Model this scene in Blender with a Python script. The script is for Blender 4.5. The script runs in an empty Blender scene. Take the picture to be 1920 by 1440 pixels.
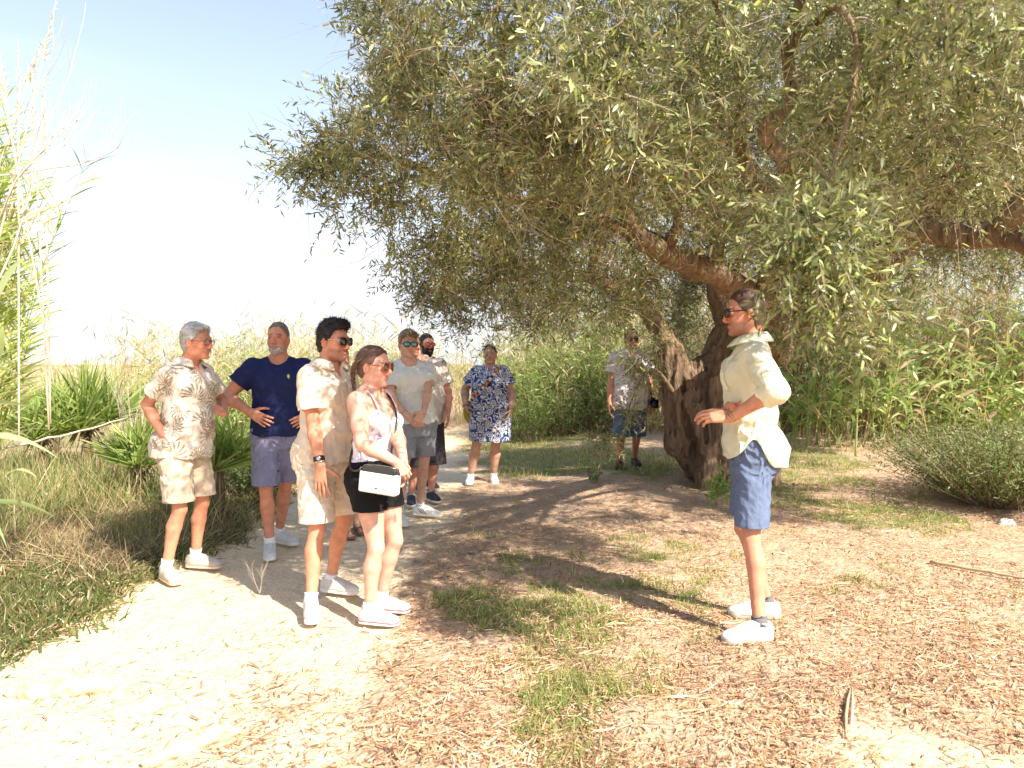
import bpy, math, random
import numpy as np
from mathutils import Vector, Matrix
random.seed(7); RNG = np.random.default_rng(7)
R = math.radians
SC = bpy.context.scene
COL = SC.collection
# ------------------------------------------------------------------ camera
FPX, CAMH, HOR = 1387.0, 1.48, 683.0
PITCH = math.atan((720 - HOR) / FPX)
cd = bpy.data.cameras.new('camera'); cam = bpy.data.objects.new('camera', cd); COL.objects.link(cam)
cam.location = (0, 0, CAMH); cam.rotation_euler = (math.pi / 2 - PITCH, 0, 0)
cd.sensor_fit = 'HORIZONTAL'; cd.sensor_width = 36; cd.lens = FPX / 1920 * 36
cd.clip_start = 0.05; cd.clip_end = 6000
cd.dof.use_dof = True; cd.dof.focus_distance = 5.0; cd.dof.aperture_fstop = 3.2
SC.camera = cam
# ------------------------------------------------------------------ light
SUN_EL, SUN_AZ = 43.0, (0.70, -0.714)       # elevation, horizontal direction TOWARDS the sun
w = bpy.data.worlds.new('World'); SC.world = w; w.use_nodes = True
nt = w.node_tree; nt.nodes.clear()
o = nt.nodes.new('ShaderNodeOutputWorld'); bg = nt.nodes.new('ShaderNodeBackground')
sky = nt.nodes.new('ShaderNodeTexSky'); sky.sky_type = 'NISHITA'; sky.sun_disc = False
sky.sun_elevation = R(SUN_EL); sky.sun_rotation = math.atan2(SUN_AZ[0], SUN_AZ[1])
sky.air_density = 1.0; sky.dust_density = 0.6; sky.ozone_density = 1.0
# thin high cirrus veil mixed over the sky
tc = nt.nodes.new('ShaderNodeTexCoord'); mp = nt.nodes.new('ShaderNodeMapping')
mp.inputs['Scale'].default_value = (1.2, 2.2, 5.0); mp.inputs['Rotation'].default_value = (0, 0.5, 0.4)
nz = nt.nodes.new('ShaderNodeTexNoise'); nz.inputs['Scale'].default_value = 1.3; nz.inputs['Detail'].default_value = 7; nz.inputs['Distortion'].default_value = 0.6
rp = nt.nodes.new('ShaderNodeValToRGB'); rp.color_ramp.elements[0].position = 0.5; rp.color_ramp.elements[1].position = 0.95
rp.color_ramp.elements[1].color = (0.45, 0.45, 0.45, 1)
mx = nt.nodes.new('ShaderNodeMixRGB'); mx.inputs[2].default_value = (4.25, 4.45, 4.9, 1)
nt.links.new(tc.outputs['Generated'], mp.inputs[0]); nt.links.new(mp.outputs[0], nz.inputs[0])
sx = nt.nodes.new('ShaderNodeSeparateXYZ'); nt.links.new(tc.outputs['Generated'], sx.inputs[0])
hz = nt.nodes.new('ShaderNodeValToRGB'); nt.links.new(sx.outputs[2], hz.inputs[0]); e = hz.color_ramp.elements      # summer haze towards the horizon
e[0].position = 0.0; e[0].color = (1, 1, 1, 1); e[1].position = .62; e[1].color = (.14, .14, .14, 1); q = e.new(.13); q.color = (.9, .9, .9, 1); q = e.new(.24); q.color = (.5, .5, .5, 1); q = e.new(.40); q.color = (.32, .32, .32, 1)
fa = nt.nodes.new('ShaderNodeMath'); fa.operation = 'ADD'; fa.use_clamp = True; nt.links.new(rp.outputs[0], fa.inputs[0]); nt.links.new(hz.outputs[0], fa.inputs[1])
nt.links.new(nz.outputs[0], rp.inputs[0]); nt.links.new(fa.outputs[0], mx.inputs[0])
nt.links.new(sky.outputs[0], mx.inputs[1]); nt.links.new(mx.outputs[0], bg.inputs[0])
bg.inputs[1].default_value = 0.125
nt.links.new(bg.outputs[0], o.inputs[0])
sd = bpy.data.lights.new('sun', 'SUN'); sun = bpy.data.objects.new('sun', sd); COL.objects.link(sun)
sd.energy = 5.0; sd.angle = R(0.53); sd.color = (1.0, 0.915, 0.80)
_h = math.hypot(*SUN_AZ); TOSUN = Vector((SUN_AZ[0] / _h * math.cos(R(SUN_EL)), SUN_AZ[1] / _h * math.cos(R(SUN_EL)), math.sin(R(SUN_EL))))
sun.rotation_euler = TOSUN.to_track_quat('Z', 'Y').to_euler(); sun.location = (8, -8, 12)
SC.view_settings.view_transform = 'Standard'; SC.view_settings.look = 'None'
SC.view_settings.exposure = 1.15; SC.view_settings.gamma = 1
SC.view_settings.use_curve_mapping = False
SC.cycles.max_bounces = 7; SC.cycles.diffuse_bounces = 4; SC.cycles.glossy_bounces = 2
SC.cycles.transmission_bounces = 4; SC.cycles.transparent_max_bounces = 8; SC.cycles.caustics_reflective = False; SC.cycles.caustics_refractive = False
SC.cycles.use_denoising = True
# ------------------------------------------------------------------ helpers
_f = np.array((0, math.cos(PITCH), -math.sin(PITCH))); _u = np.array((0, math.sin(PITCH), math.cos(PITCH)))
def W(px, py, d):                       # the world point seen at a pixel of the 1920x1440 photo, at ground distance y = d
    r = _f + np.array((1, 0, 0)) * (px - 960) / FPX + _u * (720 - py) / FPX
    return np.array((0, 0, CAMH)) + r * (d / r[1])
def sstep(x, a, b):
    t = np.clip((x - a) / (b - a), 0, 1); return t * t * (3 - 2 * t)
_perm = np.random.default_rng(3).random(65536).astype(np.float32)
def vnoise(P, f=1.0, seed=0):           # value noise, 3D, 0..1 ; P (N,3)
    P = np.asarray(P, np.float32) * np.float32(f) + np.float32(seed * 17.13)
    I = np.floor(P).astype(np.int64); T = (P - I); T = T * T * (3 - 2 * T)
    def h(i, j, k): return _perm[(i * 73856093 ^ j * 19349663 ^ k * 83492791) & 65535]
    x, y, z = I[:, 0], I[:, 1], I[:, 2]; a, b, c = T[:, 0], T[:, 1], T[:, 2]
    x00 = h(x, y, z) * (1 - a) + h(x + 1, y, z) * a; x10 = h(x, y + 1, z) * (1 - a) + h(x + 1, y + 1, z) * a
    x01 = h(x, y, z + 1) * (1 - a) + h(x + 1, y, z + 1) * a; x11 = h(x, y + 1, z + 1) * (1 - a) + h(x + 1, y + 1, z + 1) * a
    return (x00 * (1 - b) + x10 * b) * (1 - c) + (x01 * (1 - b) + x11 * b) * c
def fbm(P, f=1.0, o=3, seed=0):
    s = 0; a = 1; n = 0
    for i in range(o): s = s + a * vnoise(P, f * 2 ** i, seed + i); n += a; a *= .5
    return s / n
def p2(x, y): return np.stack([np.ravel(x), np.ravel(y), np.zeros(np.size(x))], 1)
def gh(x, y):                           # height of the ground
    x = np.asarray(x, float); y = np.asarray(y, float)
    P = p2(x, y)
    r = 0.15 * sstep(y, 4.5, 11) * sstep(x, .3, 1.5) + 0.35 * sstep(-x, 3.0, 5.5) * sstep(y, 3.5, 7) * (1 - sstep(y, 10, 20)) * .5
    b = 0.035 * (vnoise(P, .9, 5).reshape(x.shape) - .5) + .016 * (vnoise(P, 3.1, 6).reshape(x.shape) - .5) + .007 * (vnoise(P, 9, 8).reshape(x.shape) - .5)
    return r + b * sstep(np.hypot(x, y), 1.0, 2.0) * (1 - sstep(np.hypot(x, y), 40, 80))
def G(px, py):                          # the ground point under a pixel
    d = 4.0
    for _ in range(30):
        p = W(px, py, 1.0) - np.array((0, 0, CAMH)); z = float(gh(p[0] * d, d)); d = d * .5 + .5 * (z - CAMH) / p[2] if p[2] < -1e-4 else 40
    return np.array((p[0] * d, d, float(gh(p[0] * d, d))))
def attrs(o, label=None, cat=None, group=None, kind=None):
    if label: o['label'] = label
    if cat: o['category'] = cat
    if group: o['group'] = group
    if kind: o['kind'] = kind
    return o
def empty(name, loc=(0, 0, 0), rz=0, **k):
    e = bpy.data.objects.new(name, None); COL.objects.link(e); e.location = loc; e.rotation_euler = (0, 0, rz); e.empty_display_size = .1
    return attrs(e, **k)
class MB:                               # mesh collector
    def __init__(s): s.v = []; s.c = []; s.q = []; s.t = []; s.n = 0
    def add(s, v, q=None, t=None, c=(1, 1, 1)):
        v = np.asarray(v, np.float32).reshape(-1, 3); s.v.append(v)
        c = np.asarray(c, np.float32); s.c.append(np.broadcast_to(c, v.shape) if c.ndim == 1 else c.reshape(-1, 3))
        if q is not None and len(q): s.q.append(np.asarray(q, np.int64).reshape(-1, 4) + s.n)
        if t is not None and len(t): s.t.append(np.asarray(t, np.int64).reshape(-1, 3) + s.n)
        s.n += len(v); return s
    def build(s, name, mat, parent=None, smooth=True, **k):
        me = bpy.data.meshes.new(name); v = np.concatenate(s.v); c = np.concatenate(s.c)
        q = np.concatenate(s.q) if s.q else np.zeros((0, 4), int); t = np.concatenate(s.t) if s.t else np.zeros((0, 3), int)
        me.vertices.add(len(v)); me.vertices.foreach_set('co', v.ravel().astype(np.float32))
        li = np.concatenate([q.ravel(), t.ravel()]); me.loops.add(len(li)); me.loops.foreach_set('vertex_index', li.astype(np.int32))
        ls = np.concatenate([np.arange(len(q)) * 4, len(q) * 4 + np.arange(len(t)) * 3]); me.polygons.add(len(ls))
        me.polygons.foreach_set('loop_start', ls.astype(np.int32))
        if smooth: me.polygons.foreach_set('use_smooth', np.ones(len(ls), bool))
        a = me.color_attributes.new('Col', 'FLOAT_COLOR', 'POINT')
        a.data.foreach_set('color', np.concatenate([c, np.ones((len(c), 1))], 1).astype(np.float32).ravel())
        me.update(calc_edges=True); me.validate()
        me.materials.append(mat)
        o = bpy.data.objects.new(name, me); COL.objects.link(o)
        if parent: o.parent = parent
        return attrs(o, **k)
def nrm(a): return a / np.maximum(np.linalg.norm(a, axis=-1, keepdims=True), 1e-9)
def tube(mb, pts, rad, n=6, c=(1, 1, 1), cap=True, ell=1.0):
    pts = np.asarray(pts, float); rad = np.broadcast_to(np.asarray(rad, float), (len(pts),)); m = len(pts)
    T = nrm(np.gradient(pts, axis=0)); up = np.array((0.13, 0.21, 1.0)) if abs(T[0, 2]) < .9 else np.array((1.0, .1, 0))
    A = nrm(np.cross(T, up)); B = np.cross(T, A)
    th = np.arange(n) / n * 2 * np.pi
    V = pts[:, None] + rad[:, None, None] * (A[:, None] * np.cos(th)[None, :, None] * ell + B[:, None] * np.sin(th)[None, :, None])
    i = np.arange(m - 1)[:, None] * n; j = np.arange(n)[None]; k = (j + 1) % n
    q = np.stack([i + j, i + k, i + n + k, i + n + j], -1).reshape(-1, 4)
    V = V.reshape(-1, 3); tt = []
    if cap:
        V = np.concatenate([V, pts[:1], pts[-1:]]); a = m * n
        for jj in range(n): tt.append((a, (jj + 1) % n, jj)); tt.append((a + 1, (m - 1) * n + jj, (m - 1) * n + (jj + 1) % n))
    cc = np.asarray(c, float)
    mb.add(V, q, tt, cc)
def box(mb, c, s, rot=None, col=(1, 1, 1)):
    v = np.array([(x, y, z) for x in (-1, 1) for y in (-1, 1) for z in (-1, 1)], float) * np.array(s) / 2
    if rot is not None: v = v @ np.asarray(rot).T
    mb.add(v + np.array(c), [(0, 1, 3, 2), (4, 6, 7, 5), (0, 4, 5, 1), (2, 3, 7, 6), (0, 2, 6, 4), (1, 5, 7, 3)], c=col)
def strips(mb, P, D, L, Wd, droop, c, seg=4, prof='leaf', side=None, fold=0.0, wob=0.0):
    P = np.asarray(P, float); N = len(P); D = nrm(np.asarray(D, float)); L = np.broadcast_to(L, (N,)).astype(float); Wd = np.broadcast_to(Wd, (N,)); droop = np.broadcast_to(droop, (N,))
    if side is None: side = nrm(np.cross(D, nrm(RNG.normal(size=(N, 3)))))
    t = np.linspace(0, 1, seg + 1)
    pr = {'leaf': np.interp(t, (0, .12, .45, 1), (.35, .9, 1, .04)), 'grass': np.interp(t, (0, .5, 1), (1, .8, .05)), 'flat': np.interp(t, (0, .15, .8, 1), (.3, 1, .8, .15)), 'stem': np.interp(t, (0, 1), (1, .4))}[prof]
    wv = nrm(RNG.normal(size=(N, 3)))
    X = P[:, None] + D[:, None] * (t[None, :, None] * L[:, None, None]) + np.array((0, 0, -1.0)) * (t ** 2)[None, :, None] * (droop * L)[:, None, None] + wv[:, None] * (np.sin(t * 4.2)[None, :, None] * (wob * L)[:, None, None] if wob else 0)
    S = side[:, None] * (Wd[:, None] * pr[None])[..., None] * .5
    if fold:
        nn = np.cross(D, side)[:, None] * (Wd[:, None] * pr[None])[..., None] * fold
        V = np.stack([X - S + nn, X, X + S + nn], 2); k = 3
    else: V = np.stack([X - S, X + S], 2); k = 2
    V = V.reshape(-1, 3); b = (np.arange(N) * (seg + 1) * k)[:, None, None] + (np.arange(seg) * k)[None, :, None] + np.arange(k - 1)[None, None]
    q = np.stack([b, b + 1, b + k + 1, b + k], -1).reshape(-1, 4)
    c = np.asarray(c, float); c = np.repeat(np.broadcast_to(c, (N, 3)), (seg + 1) * k, 0)
    mb.add(V, q, c=c); return X[:, -1]
def rc(cols, n, var=.12, p=None):       # n random colours out of a list, each varied
    cols = np.array(cols, float); i = RNG.choice(len(cols), n, p=p)
    return np.clip(cols[i] * (1 + RNG.normal(size=(n, 1)) * var) * (1 + RNG.normal(size=(n, 3)) * var * .25), .004, .95)
# ------------------------------------------------------------------ materials
def mat(name, rough=.8, bump=0, bscale=60, trans=0, noise=0, nscale=8, col=None, spec=.3, back=None, metal=0, bdist=.01, stretch=None, coat=0, wr=0):
    m = bpy.data.materials.new(name); m.use_nodes = True; t = m.node_tree; b = t.nodes['Principled BSDF']; out = t.nodes['Material Output']
    N = t.nodes.new; Lk = t.links.new
    if col is None:
        a = N('ShaderNodeAttribute'); a.attribute_name = 'Col'; cs = a.outputs['Color']
    else:
        a = N('ShaderNodeRGB'); a.outputs[0].default_value = (*col, 1); cs = a.outputs[0]
    tc = N('ShaderNodeTexCoord'); vec = tc.outputs['Object']
    if stretch:
        mp = N('ShaderNodeMapping'); mp.inputs['Scale'].default_value = stretch; Lk(vec, mp.inputs[0]); vec = mp.outputs[0]
    if noise:
        z = N('ShaderNodeTexNoise'); z.inputs['Scale'].default_value = nscale; z.inputs['Detail'].default_value = 5; Lk(vec, z.inputs[0])
        mr = N('ShaderNodeMapRange'); mr.inputs[1].default_value = .3; mr.inputs[2].default_value = .7; mr.inputs[3].default_value = 1 - noise; mr.inputs[4].default_value = 1 + noise; Lk(z.outputs[0], mr.inputs[0])
        mu = N('ShaderNodeVectorMath'); mu.operation = 'SCALE'; Lk(cs, mu.inputs[0]); Lk(mr.outputs[0], mu.inputs['Scale']); cs = mu.outputs[0]
    if back is not None:
        ge = N('ShaderNodeNewGeometry'); mi = N('ShaderNodeMixRGB'); Lk(ge.outputs['Backfacing'], mi.inputs[0]); Lk(cs, mi.inputs[1])
        m2 = N('ShaderNodeMixRGB'); m2.inputs[0].default_value = .6; Lk(cs, m2.inputs[1]); m2.inputs[2].default_value = (*back, 1); Lk(m2.outputs[0], mi.inputs[2]); cs = mi.outputs[0]
    Lk(cs, b.inputs['Base Color']); b.inputs['Roughness'].default_value = rough; b.inputs['Specular IOR Level'].default_value = spec; b.inputs['Metallic'].default_value = metal
    if coat: b.inputs['Coat Weight'].default_value = coat
    if bump:
        z = N('ShaderNodeTexNoise'); z.inputs['Scale'].default_value = bscale; z.inputs['Detail'].default_value = 4; Lk(vec, z.inputs[0])
        bp = N('ShaderNodeBump'); bp.inputs['Strength'].default_value = bump; bp.inputs['Distance'].default_value = bdist; Lk(z.outputs[0], bp.inputs['Height']); Lk(bp.outputs[0], b.inputs['Normal'])
        if wr:
            z2 = N('ShaderNodeTexNoise'); z2.inputs['Scale'].default_value = 4.5; z2.inputs['Detail'].default_value = 3; z2.inputs['Distortion'].default_value = 1.6; m2_ = N('ShaderNodeMapping'); m2_.inputs['Scale'].default_value = (1.5, 1.5, 1.0); m2_.inputs['Rotation'].default_value = (.5, .4, 0); Lk(tc.outputs['Object'], m2_.inputs[0]); Lk(m2_.outputs[0], z2.inputs[0])
            b2 = N('ShaderNodeBump'); b2.inputs['Strength'].default_value = wr; b2.inputs['Distance'].default_value = .045; Lk(z2.outputs[0], b2.inputs['Height']); Lk(b2.outputs[0], bp.inputs['Normal'])
    if trans:
        tr = N('ShaderNodeBsdfTranslucent'); ms = N('ShaderNodeMixShader'); ms.inputs[0].default_value = trans
        hs = N('ShaderNodeMixRGB'); hs.blend_type = 'MULTIPLY'; hs.inputs[0].default_value = 1; hs.inputs[2].default_value = (1.5, 1.5, .9, 1) if trans > .25 else (1, 1, 1, 1); Lk(cs, hs.inputs[1])
        Lk(hs.outputs[0], tr.inputs[0]); Lk(b.outputs[0], ms.inputs[1]); Lk(tr.outputs[0], ms.inputs[2]); Lk(ms.outputs[0], out.inputs[0])
    return m
M = dict(
    leaf=mat('olive_leaf', .42, trans=.2, back=(.30, .31, .17), spec=.5),
    grassy=mat('green_blades', .6, trans=.35, spec=.3),
    dry=mat('dry_straw', .85, trans=.12, spec=.15),
    litter=mat('leaf_litter', .85, spec=.15),
    bark=mat('olive_bark', .92, bump=1.0, bscale=22, noise=.4, nscale=9, bdist=.03, stretch=(2.6, 2.6, .6), spec=.1),
    twig=mat('twig', .85, spec=.15),
    skin=mat('skin', .55, bump=.25, bscale=170, noise=.14, nscale=22, bdist=.003, spec=.3),
    cloth=mat('woven_cloth', .85, wr=.4, bump=.12, bscale=220, noise=.03, nscale=30, bdist=.002, spec=.15),
    linen=mat('thin_linen', .85, wr=.5, bump=.2, bscale=160, noise=.03, nscale=30, bdist=.002, spec=.1, trans=.18),
    hair=mat('hair', .55, bump=.5, bscale=90, noise=.25, nscale=60, bdist=.004, spec=.35),
    shoe=mat('shoe_fabric', .7, bump=.15, bscale=200, bdist=.002, spec=.3),
    rubber=mat('rubber', .6, spec=.3), leather=mat('smooth_leather', .4, spec=.5),
    glossy=mat('glossy_lens', .06, spec=.8, coat=.8), plastic=mat('plastic', .3, spec=.5), metal=mat('polished_metal', .25, metal=1),
    stone=mat('rough_stone', .9, bump=.6, bscale=18, noise=.12, nscale=5, bdist=.02, spec=.15),
)
def clear_mat():
    m = bpy.data.materials.new('clear_lens'); m.use_nodes = True; t = m.node_tree; b = t.nodes['Principled BSDF']; b.inputs['Roughness'].default_value = .05; b.inputs['Base Color'].default_value = (.5, .4, .35, 1)
    tr = t.nodes.new('ShaderNodeBsdfTransparent'); ms = t.nodes.new('ShaderNodeMixShader'); ms.inputs[0].default_value = .82; t.links.new(b.outputs[0], ms.inputs[1]); t.links.new(tr.outputs[0], ms.inputs[2]); t.links.new(ms.outputs[0], t.nodes['Material Output'].inputs[0]); return m
M['clear'] = clear_mat()
# ------------------------------------------------------------------ implicit surfaces: field on a grid -> one continuous mesh
class Field:
    def __init__(s, lo, hi, h):
        s.lo = np.array(lo, np.float32); s.h = np.float32(h); s.n = np.ceil((np.array(hi) - np.array(lo)) / h).astype(int) + 1
        s.F = np.full(s.n, .09, np.float32); s.ax = [s.lo[i] + s.h * np.arange(s.n[i], dtype=np.float32) for i in range(3)]
    def put(s, fn, lo, hi, k=.012, carve=False):
        m = k + 3 * s.h; a = np.maximum(np.floor((np.array(lo) - m - s.lo) / s.h).astype(int), 0); b = np.minimum(np.ceil((np.array(hi) + m - s.lo) / s.h).astype(int) + 1, s.n)
        if (b <= a).any(): return
        X = s.ax[0][a[0]:b[0]][:, None, None]; Y = s.ax[1][a[1]:b[1]][None, :, None]; Z = s.ax[2][a[2]:b[2]][None, None]
        d = fn(X, Y, Z).astype(np.float32); S = s.F[a[0]:b[0], a[1]:b[1], a[2]:b[2]]
        if carve:
            h = np.maximum(k - np.abs(S + d), 0) / k; S[...] = np.maximum(S, -d) + h * h * k * .25
        else:
            h = np.maximum(k - np.abs(S - d), 0) / k; S[...] = np.minimum(S, d) - h * h * k * .25
    def cone(s, a, b, ra, rb, k=.012, carve=False, u=None, su=1):
        a = np.array(a, np.float32); b = np.array(b, np.float32); r = max(ra, rb) * max(1, su)
        def fn(X, Y, Z):
            x, y, z = X - a[0], Y - a[1], Z - a[2]; e = b - a; t = np.clip((x * e[0] + y * e[1] + z * e[2]) / max(float(e @ e), 1e-9), 0, 1)
            x, y, z = x - t * e[0], y - t * e[1], z - t * e[2]; q = x * x + y * y + z * z
            if u is not None: q = q + (x * u[0] + y * u[1] + z * u[2]) ** 2 * (1 / su ** 2 - 1)
            return np.sqrt(q) - (ra + (rb - ra) * t)
        s.put(fn, np.minimum(a, b) - r, np.maximum(a, b) + r, k, carve)
    def ell(s, c, r, Rm=None, k=.012, carve=False):
        c = np.array(c, np.float32); r = np.array(r, np.float32); e = r if Rm is None else np.abs(Rm) @ r
        def fn(X, Y, Z):
            x, y, z = X - c[0], Y - c[1], Z - c[2]
            if Rm is not None: x, y, z = [Rm[0, i] * x + Rm[1, i] * y + Rm[2, i] * z for i in range(3)]
            k0 = np.sqrt((x / r[0]) ** 2 + (y / r[1]) ** 2 + (z / r[2]) ** 2); k1 = np.sqrt((x / r[0] ** 2) ** 2 + (y / r[1] ** 2) ** 2 + (z / r[2] ** 2) ** 2)
            return k0 * (k0 - 1) / np.maximum(k1, 1e-6)
        s.put(fn, c - e, c + e, k, carve)
    def loft(s, rows, k=.012, pw=2.2, infl=0.0):       # rows: z, cx, cy, half width, half depth
        A = np.array(rows, float); A = A[np.argsort(A[:, 0])]
        def fn(X, Y, Z):
            z = Z.ravel(); cx, cy, w, d = [np.interp(z, A[:, 0], A[:, i]).astype(np.float32)[None, None] for i in (1, 2, 3, 4)]
            w = w + infl; d = d + infl
            q = (np.abs((X - cx) / w) ** pw + np.abs((Y - cy) / d) ** pw) ** (1 / pw)
            return np.maximum((q - 1) * np.minimum(w, d) * 1.0, np.maximum(A[0, 0] - Z, Z - A[-1, 0]))
        wm = A[:, 3].max() + infl; dm = A[:, 4].max() + infl
        s.put(fn, (A[:, 1].min() - wm, A[:, 2].min() - dm, A[0, 0]), (A[:, 1].max() + wm, A[:, 2].max() + dm, A[-1, 0]), k)
    def band(s, w=.03): return np.nonzero(np.abs(s.F) < w)
    def pts(s, I): return np.stack([s.ax[i][I[i]] for i in range(3)], 1)
    def disp(s, fn, w=.03):
        I = s.band(w); s.F[I] += fn(s.pts(I)).astype(np.float32)
    def clip(s, fn):                                   # keep only where fn(X,Y,Z) < 0
        X, Y, Z = s.ax[0][:, None, None], s.ax[1][None, :, None], s.ax[2][None, None]
        s.F = np.maximum(s.F, fn(X, Y, Z).astype(np.float32))
    def mesh(s):
        F = s.F; F = np.pad(F, 1, constant_values=.09); I = F < 0; n = np.array(F.shape) - 1
        cnt = np.zeros(n, np.int8); sl = lambda a, d: slice(d, a + d)
        cor = [(i, j, k) for i in (0, 1) for j in (0, 1) for k in (0, 1)]
        for i, j, k in cor: cnt += I[sl(n[0], i), sl(n[1], j), sl(n[2], k)]
        act = np.nonzero((cnt > 0) & (cnt < 8)); A = np.stack(act, 1)
        idx = np.full(n, -1, np.int64); idx[act] = np.arange(len(A))
        vals = np.stack([F[A[:, 0] + i, A[:, 1] + j, A[:, 2] + k] for i, j, k in cor], 1)
        cc = np.array(cor, np.float32); acc = np.zeros((len(A), 3), np.float32); num = np.zeros(len(A), np.float32)
        for a in range(8):
            for b in range(a + 1, 8):
                if np.abs(cc[a] - cc[b]).sum() != 1: continue
                va, vb = vals[:, a], vals[:, b]; m = (va < 0) != (vb < 0); t = np.where(m, va / np.where(m, va - vb, 1), 0)
                acc += m[:, None] * (cc[a] + (cc[b] - cc[a]) * t[:, None]); num += m
        V = s.lo + s.h * (A + acc / num[:, None] - 1)
        Q = []
        for d in range(3):
            sa = [slice(None)] * 3; sb = [slice(None)] * 3; sa[d] = slice(0, -1); sb[d] = slice(1, None)
            a, b = I[tuple(sa)], I[tuple(sb)]; e = np.stack(np.nonzero(a != b), 1); s_in = a[tuple(e.T)]
            u, v = (d + 1) % 3, (d + 2) % 3; ok = (e[:, u] > 0) & (e[:, v] > 0); e = e[ok]; s_in = s_in[ok]
            def at(du, dv):
                f = e.copy(); f[:, u] -= du; f[:, v] -= dv; f = np.minimum(f, n - 1); return idx[tuple(f.T)]
            q = np.stack([at(1, 1), at(0, 1), at(0, 0), at(1, 0)], 1); q[~s_in] = q[~s_in][:, ::-1]; Q.append(q[(q >= 0).all(1)])
        return V.astype(np.float32), np.concatenate(Q)
def Rz(a): c, s = math.cos(a), math.sin(a); return np.array(((c, -s, 0), (s, c, 0), (0, 0, 1.0)))
def Rx(a): c, s = math.cos(a), math.sin(a); return np.array(((1, 0, 0), (0, c, -s), (0, s, c)))
def Ry(a): c, s = math.cos(a), math.sin(a); return np.array(((c, 0, s), (0, 1, 0), (-s, 0, c)))
# ------------------------------------------------------------------ ground and path
def poly_sd(x, y, poly):                # signed distance to a closed polygon, negative inside
    d = np.full(x.shape, 1e9); ins = np.zeros(x.shape, bool); n = len(poly)
    for i in range(n):
        ax, ay = poly[i]; bx, by = poly[(i + 1) % n]; ex, ey = bx - ax, by - ay
        t = np.clip(((x - ax) * ex + (y - ay) * ey) / (ex * ex + ey * ey), 0, 1); d = np.minimum(d, np.hypot(x - ax - t * ex, y - ay - t * ey))
        c = ((ay > y) != (by > y)) & (x < ex * (y - ay) / (ey if ey else 1e-9) + ax); ins ^= c
    return np.where(ins, -d, d)
def g2(px, py): p = G(px, py); return (p[0], p[1])
PATH = [(-4.5, .2), (-6.5, 2.0), (-6.0, 2.9)] + [g2(*q) for q in ((0, 1225), (150, 1165), (290, 1095), (400, 1020), (520, 940), (590, 900), (690, 860), (800, 812), (850, 797), (880, 802), (875, 850), (875, 905), (850, 960), (800, 1040), (775, 1100), (785, 1170), (760, 1290), (700, 1430))] + [(-.5, 1.5), (-.2, .2)]
def path_m(x, y):
    P = p2(x, y); s = poly_sd(x, y, PATH); s = s + .7 * (fbm(P, 1.6, 3, 21).reshape(x.shape) - .5) + .1 * (vnoise(P, 9, 4).reshape(x.shape) - .5)
    return 1 - sstep(s, -.32, .24)
def patch_m(x, y):                      # bare sandy patches at the lower right
    P = p2(x, y); n = fbm(P, 1.3, 3, 40).reshape(x.shape); d = np.minimum(np.hypot(x - 1.9, (y - 2.7) * 1.8), np.hypot(x - .9, (y - 2.35) * 3))
    g_ = np.exp(-(d / .75) ** 2); return sstep(n + .36 * g_, .60, .76) * sstep(g_, .03, .3)
def green_m(x, y):                      # where grass is green
    P = p2(x, y); n = .45 * fbm(P, 1.1, 3, 33).reshape(x.shape) + .55 * fbm(P, 3.1, 3, 36).reshape(x.shape)
    b = 0
    for px, py, r, a in ((1150, 1120, .9, .16), (1700, 1080, .9, .14), (1000, 1380, .4, .2), (1000, 870, 1.2, .5), (980, 830, 1.4, .5), (1050, 1170, .38, .6), (1060, 1290, .3, .45), (880, 1120, .35, .35), (1600, 960, .9, .4), (1500, 860, 1.3, .42), (1800, 990, .6, .3), (1150, 1010, .6, .2), (1200, 870, 1.2, .35), (1440, 900, .8, .35), (930, 1050, .4, .25)):
        q = G(px, py); b = b + a * np.exp(-(((x - q[0]) / r) ** 2 + ((y - q[1]) / (r * 1.1)) ** 2))
    far = .08 * sstep(y, 9.5, 12) + .25 * sstep(-x, 2.4, 3.2)
    return sstep(n + b + far, .63, .98)
def axis(a, b, h, far):
    v = list(np.arange(a, b, h)); s = h; p = v[-1]
    while p < far: s *= 1.22; p += s; v.append(p)
    s = h; p = v[0]; w_ = []
    while p > -far: s *= 1.22; p -= s; w_.append(p)
    return np.array(w_[::-1] + v)
xs = axis(-7.5, 6.5, .045, 3500); ys = axis(1.6, 12.5, .045, 3500)
GX, GY = np.meshgrid(xs, ys); GZ = gh(GX, GY); PM = path_m(GX, GY); SM = patch_m(GX, GY) * (1 - sstep(np.hypot(GX, GY), 8, 12)); GM = green_m(GX, GY) * (1 - PM)
GZ = GZ - .025 * PM * (np.hypot(GX, GY) < 60)
ny, nx = GX.shape; V = np.stack([GX, GY, GZ], -1).reshape(-1, 3); C = np.stack([PM, GM, SM], -1).reshape(-1, 3)
i = np.arange(ny - 1)[:, None] * nx + np.arange(nx - 1)[None]; Q = np.stack([i, i + 1, i + nx + 1, i + nx], -1).reshape(-1, 4)
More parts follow.
